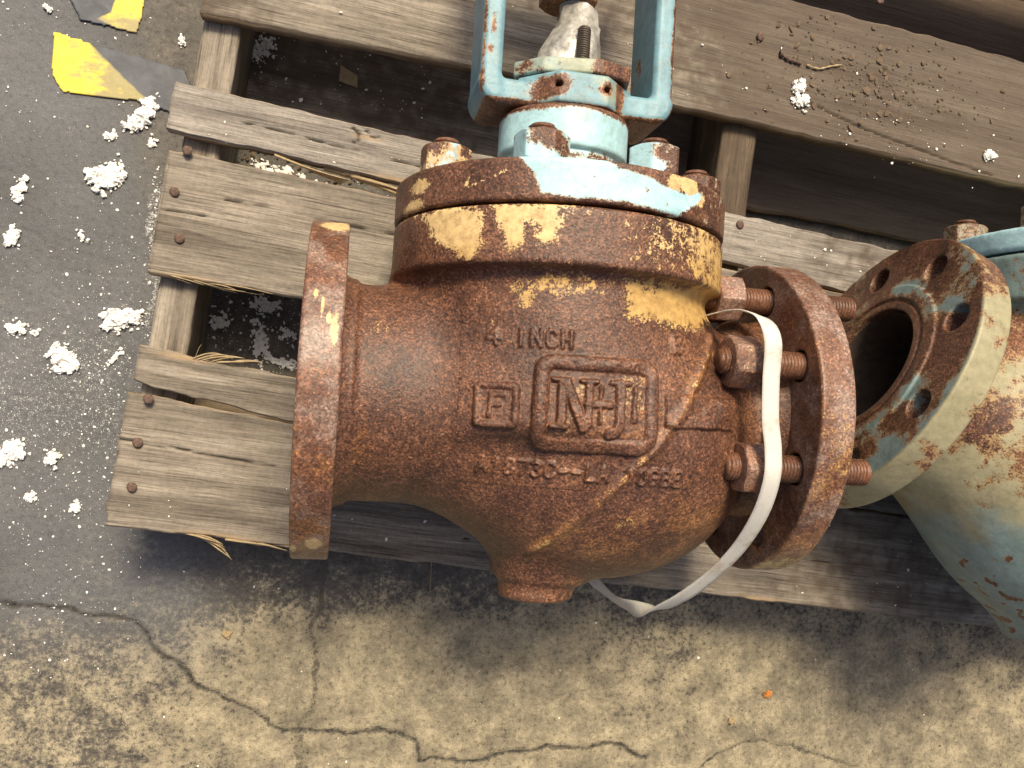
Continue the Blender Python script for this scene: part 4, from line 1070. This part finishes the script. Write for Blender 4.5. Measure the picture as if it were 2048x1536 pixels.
scatter('foam_dust', pts, .0008, FOAM, 'fine white foam dust sprinkled over the grey floor', 'dust', 1)
pts = [(rg.uniform(-.25, .80), rg.uniform(-.42, -.16), .0003) for _ in range(420)]
scatter('floor_grit', pts, .0008, GRIT, 'fine dark and tan grit on the lower floor', 'grit', 2)
pts = [(rg.uniform(-.35, .80), rg.uniform(-.42, -.14), .0003) for _ in range(130)]
scatter('pale_grit', pts, .0008, FOAM, 'sparse pale crumbs on the lower floor', 'grit', 9)
pts = []
for _ in range(420):
    u, v = .42 + rg.normal() * .065, .405 + rg.normal() * .03
    if .335 < v < .465: pts.append(P2W(u, v, PTOP + .0002))
scatter('board_dirt', pts, .0022, GRIT, 'crusty brown dirt spread over the large rear board', 'dirt', 3, .22)
pts = []
for _ in range(240):
    u = rg.uniform(-.24, .62); v = rg.choice([rg.uniform(.335, .465), rg.uniform(-.14, -.06), rg.uniform(.19, .23)])
    pts.append(P2W(u, v, PTOP + .0002))
for _ in range(60): pts.append(P2W(.45 + rg.normal() * .05, .36 + rg.normal() * .025, PTOP + .0002))
scatter('board_crumbs', pts, .00095, FOAM, 'tiny white crumbs on the pallet boards', 'crumbs', 4)
pts = [P2W(rg.uniform(-.21, .26), rg.choice([rg.uniform(.25, .31), rg.uniform(.01, .07)]), .0003 + .016) for _ in range(0)]
pts = [(rg.uniform(-.21, -.10), rg.uniform(.01, .10), .0003) for _ in range(260)] + [(rg.uniform(-.2, .0), rg.uniform(.20, .25), .0003) for _ in range(80)] + [(rg.uniform(-.20, .0), .30 + rg.uniform(.0, .08), .0165) for _ in range(120)]
scatter('gap_dust', pts, .0012, FOAM, 'foam dust in the gaps between the boards', 'dust', 6)
pts = [(rg.uniform(-.21, .02), .225 + rg.uniform(.0, .05), .001) for _ in range(160)] + [(.24 + rg.normal() * .02, .285 + rg.normal() * .02, .02) for _ in range(160)]
scatter('gap_debris', pts, .0032, GRIT, 'dark crumbly debris in the upper gap of the pallet', 'dirt', 7)
# small scrap of cardboard in the upper gap, twigs on the large board
V = np.array([(0, 0, 0), (.020, -.010, 0), (.021, -.024, 0), (-.001, -.019, 0), (0, 0, .0012), (.020, -.010, .0012), (.021, -.024, .0012), (-.001, -.019, .0012)]) * .9
o = link('cardboard_scrap', mesh_from('cardboard_scrap', V, [[3, 2, 1, 0], [4, 5, 6, 7], [0, 1, 5, 4], [1, 2, 6, 5], [2, 3, 7, 6], [3, 0, 4, 7]], False), STRAW, None, (-.095, .345, .0172))
tag(o, 'flat tan scrap lying on the shaded bottom board in the upper gap', 'scrap')
for i, (P, lab) in enumerate(((((.347, .378), (.357, .373), (.366, .3715), (.372, .370)), 'short bent twig with a knobbly end on the large board'), (((.378, .370), (.392, .368), (.404, .372), (.418, .376)), 'thin pale straw beside the bent twig on the large board'))):
    c = catmull([(*q, PTOP + .0015) for q in P], 6); n_s = 6; VV = []
    for k, q in enumerate(c):
        r = (.0016 if i == 0 else .0010) * (1 + .5 * math.sin(k * 1.7)) * (1.5 if (i == 0 and k < 3) else 1)
        for a in range(n_s): VV.append((q[0], q[1] + r * math.cos(a * 6.283 / n_s), q[2] + r * math.sin(a * 6.283 / n_s)))
    o = link('twig', mesh_from('twig', VV, gridfaces(len(c), n_s, True)), STRAW if i else NAIL); tag(o, lab, 'twig')
# a paint fleck of foam on the body front
o = link('foam_crumb', clump_mesh('foam_crumb', .006, .004, .4, 6, 700, .0018), FOAM, None, (.1585 + .0135 - .002, -.047, ZV + .0855)); tag(o, 'tiny white crumb stuck to the lower right front of the rusty body', 'crumb')
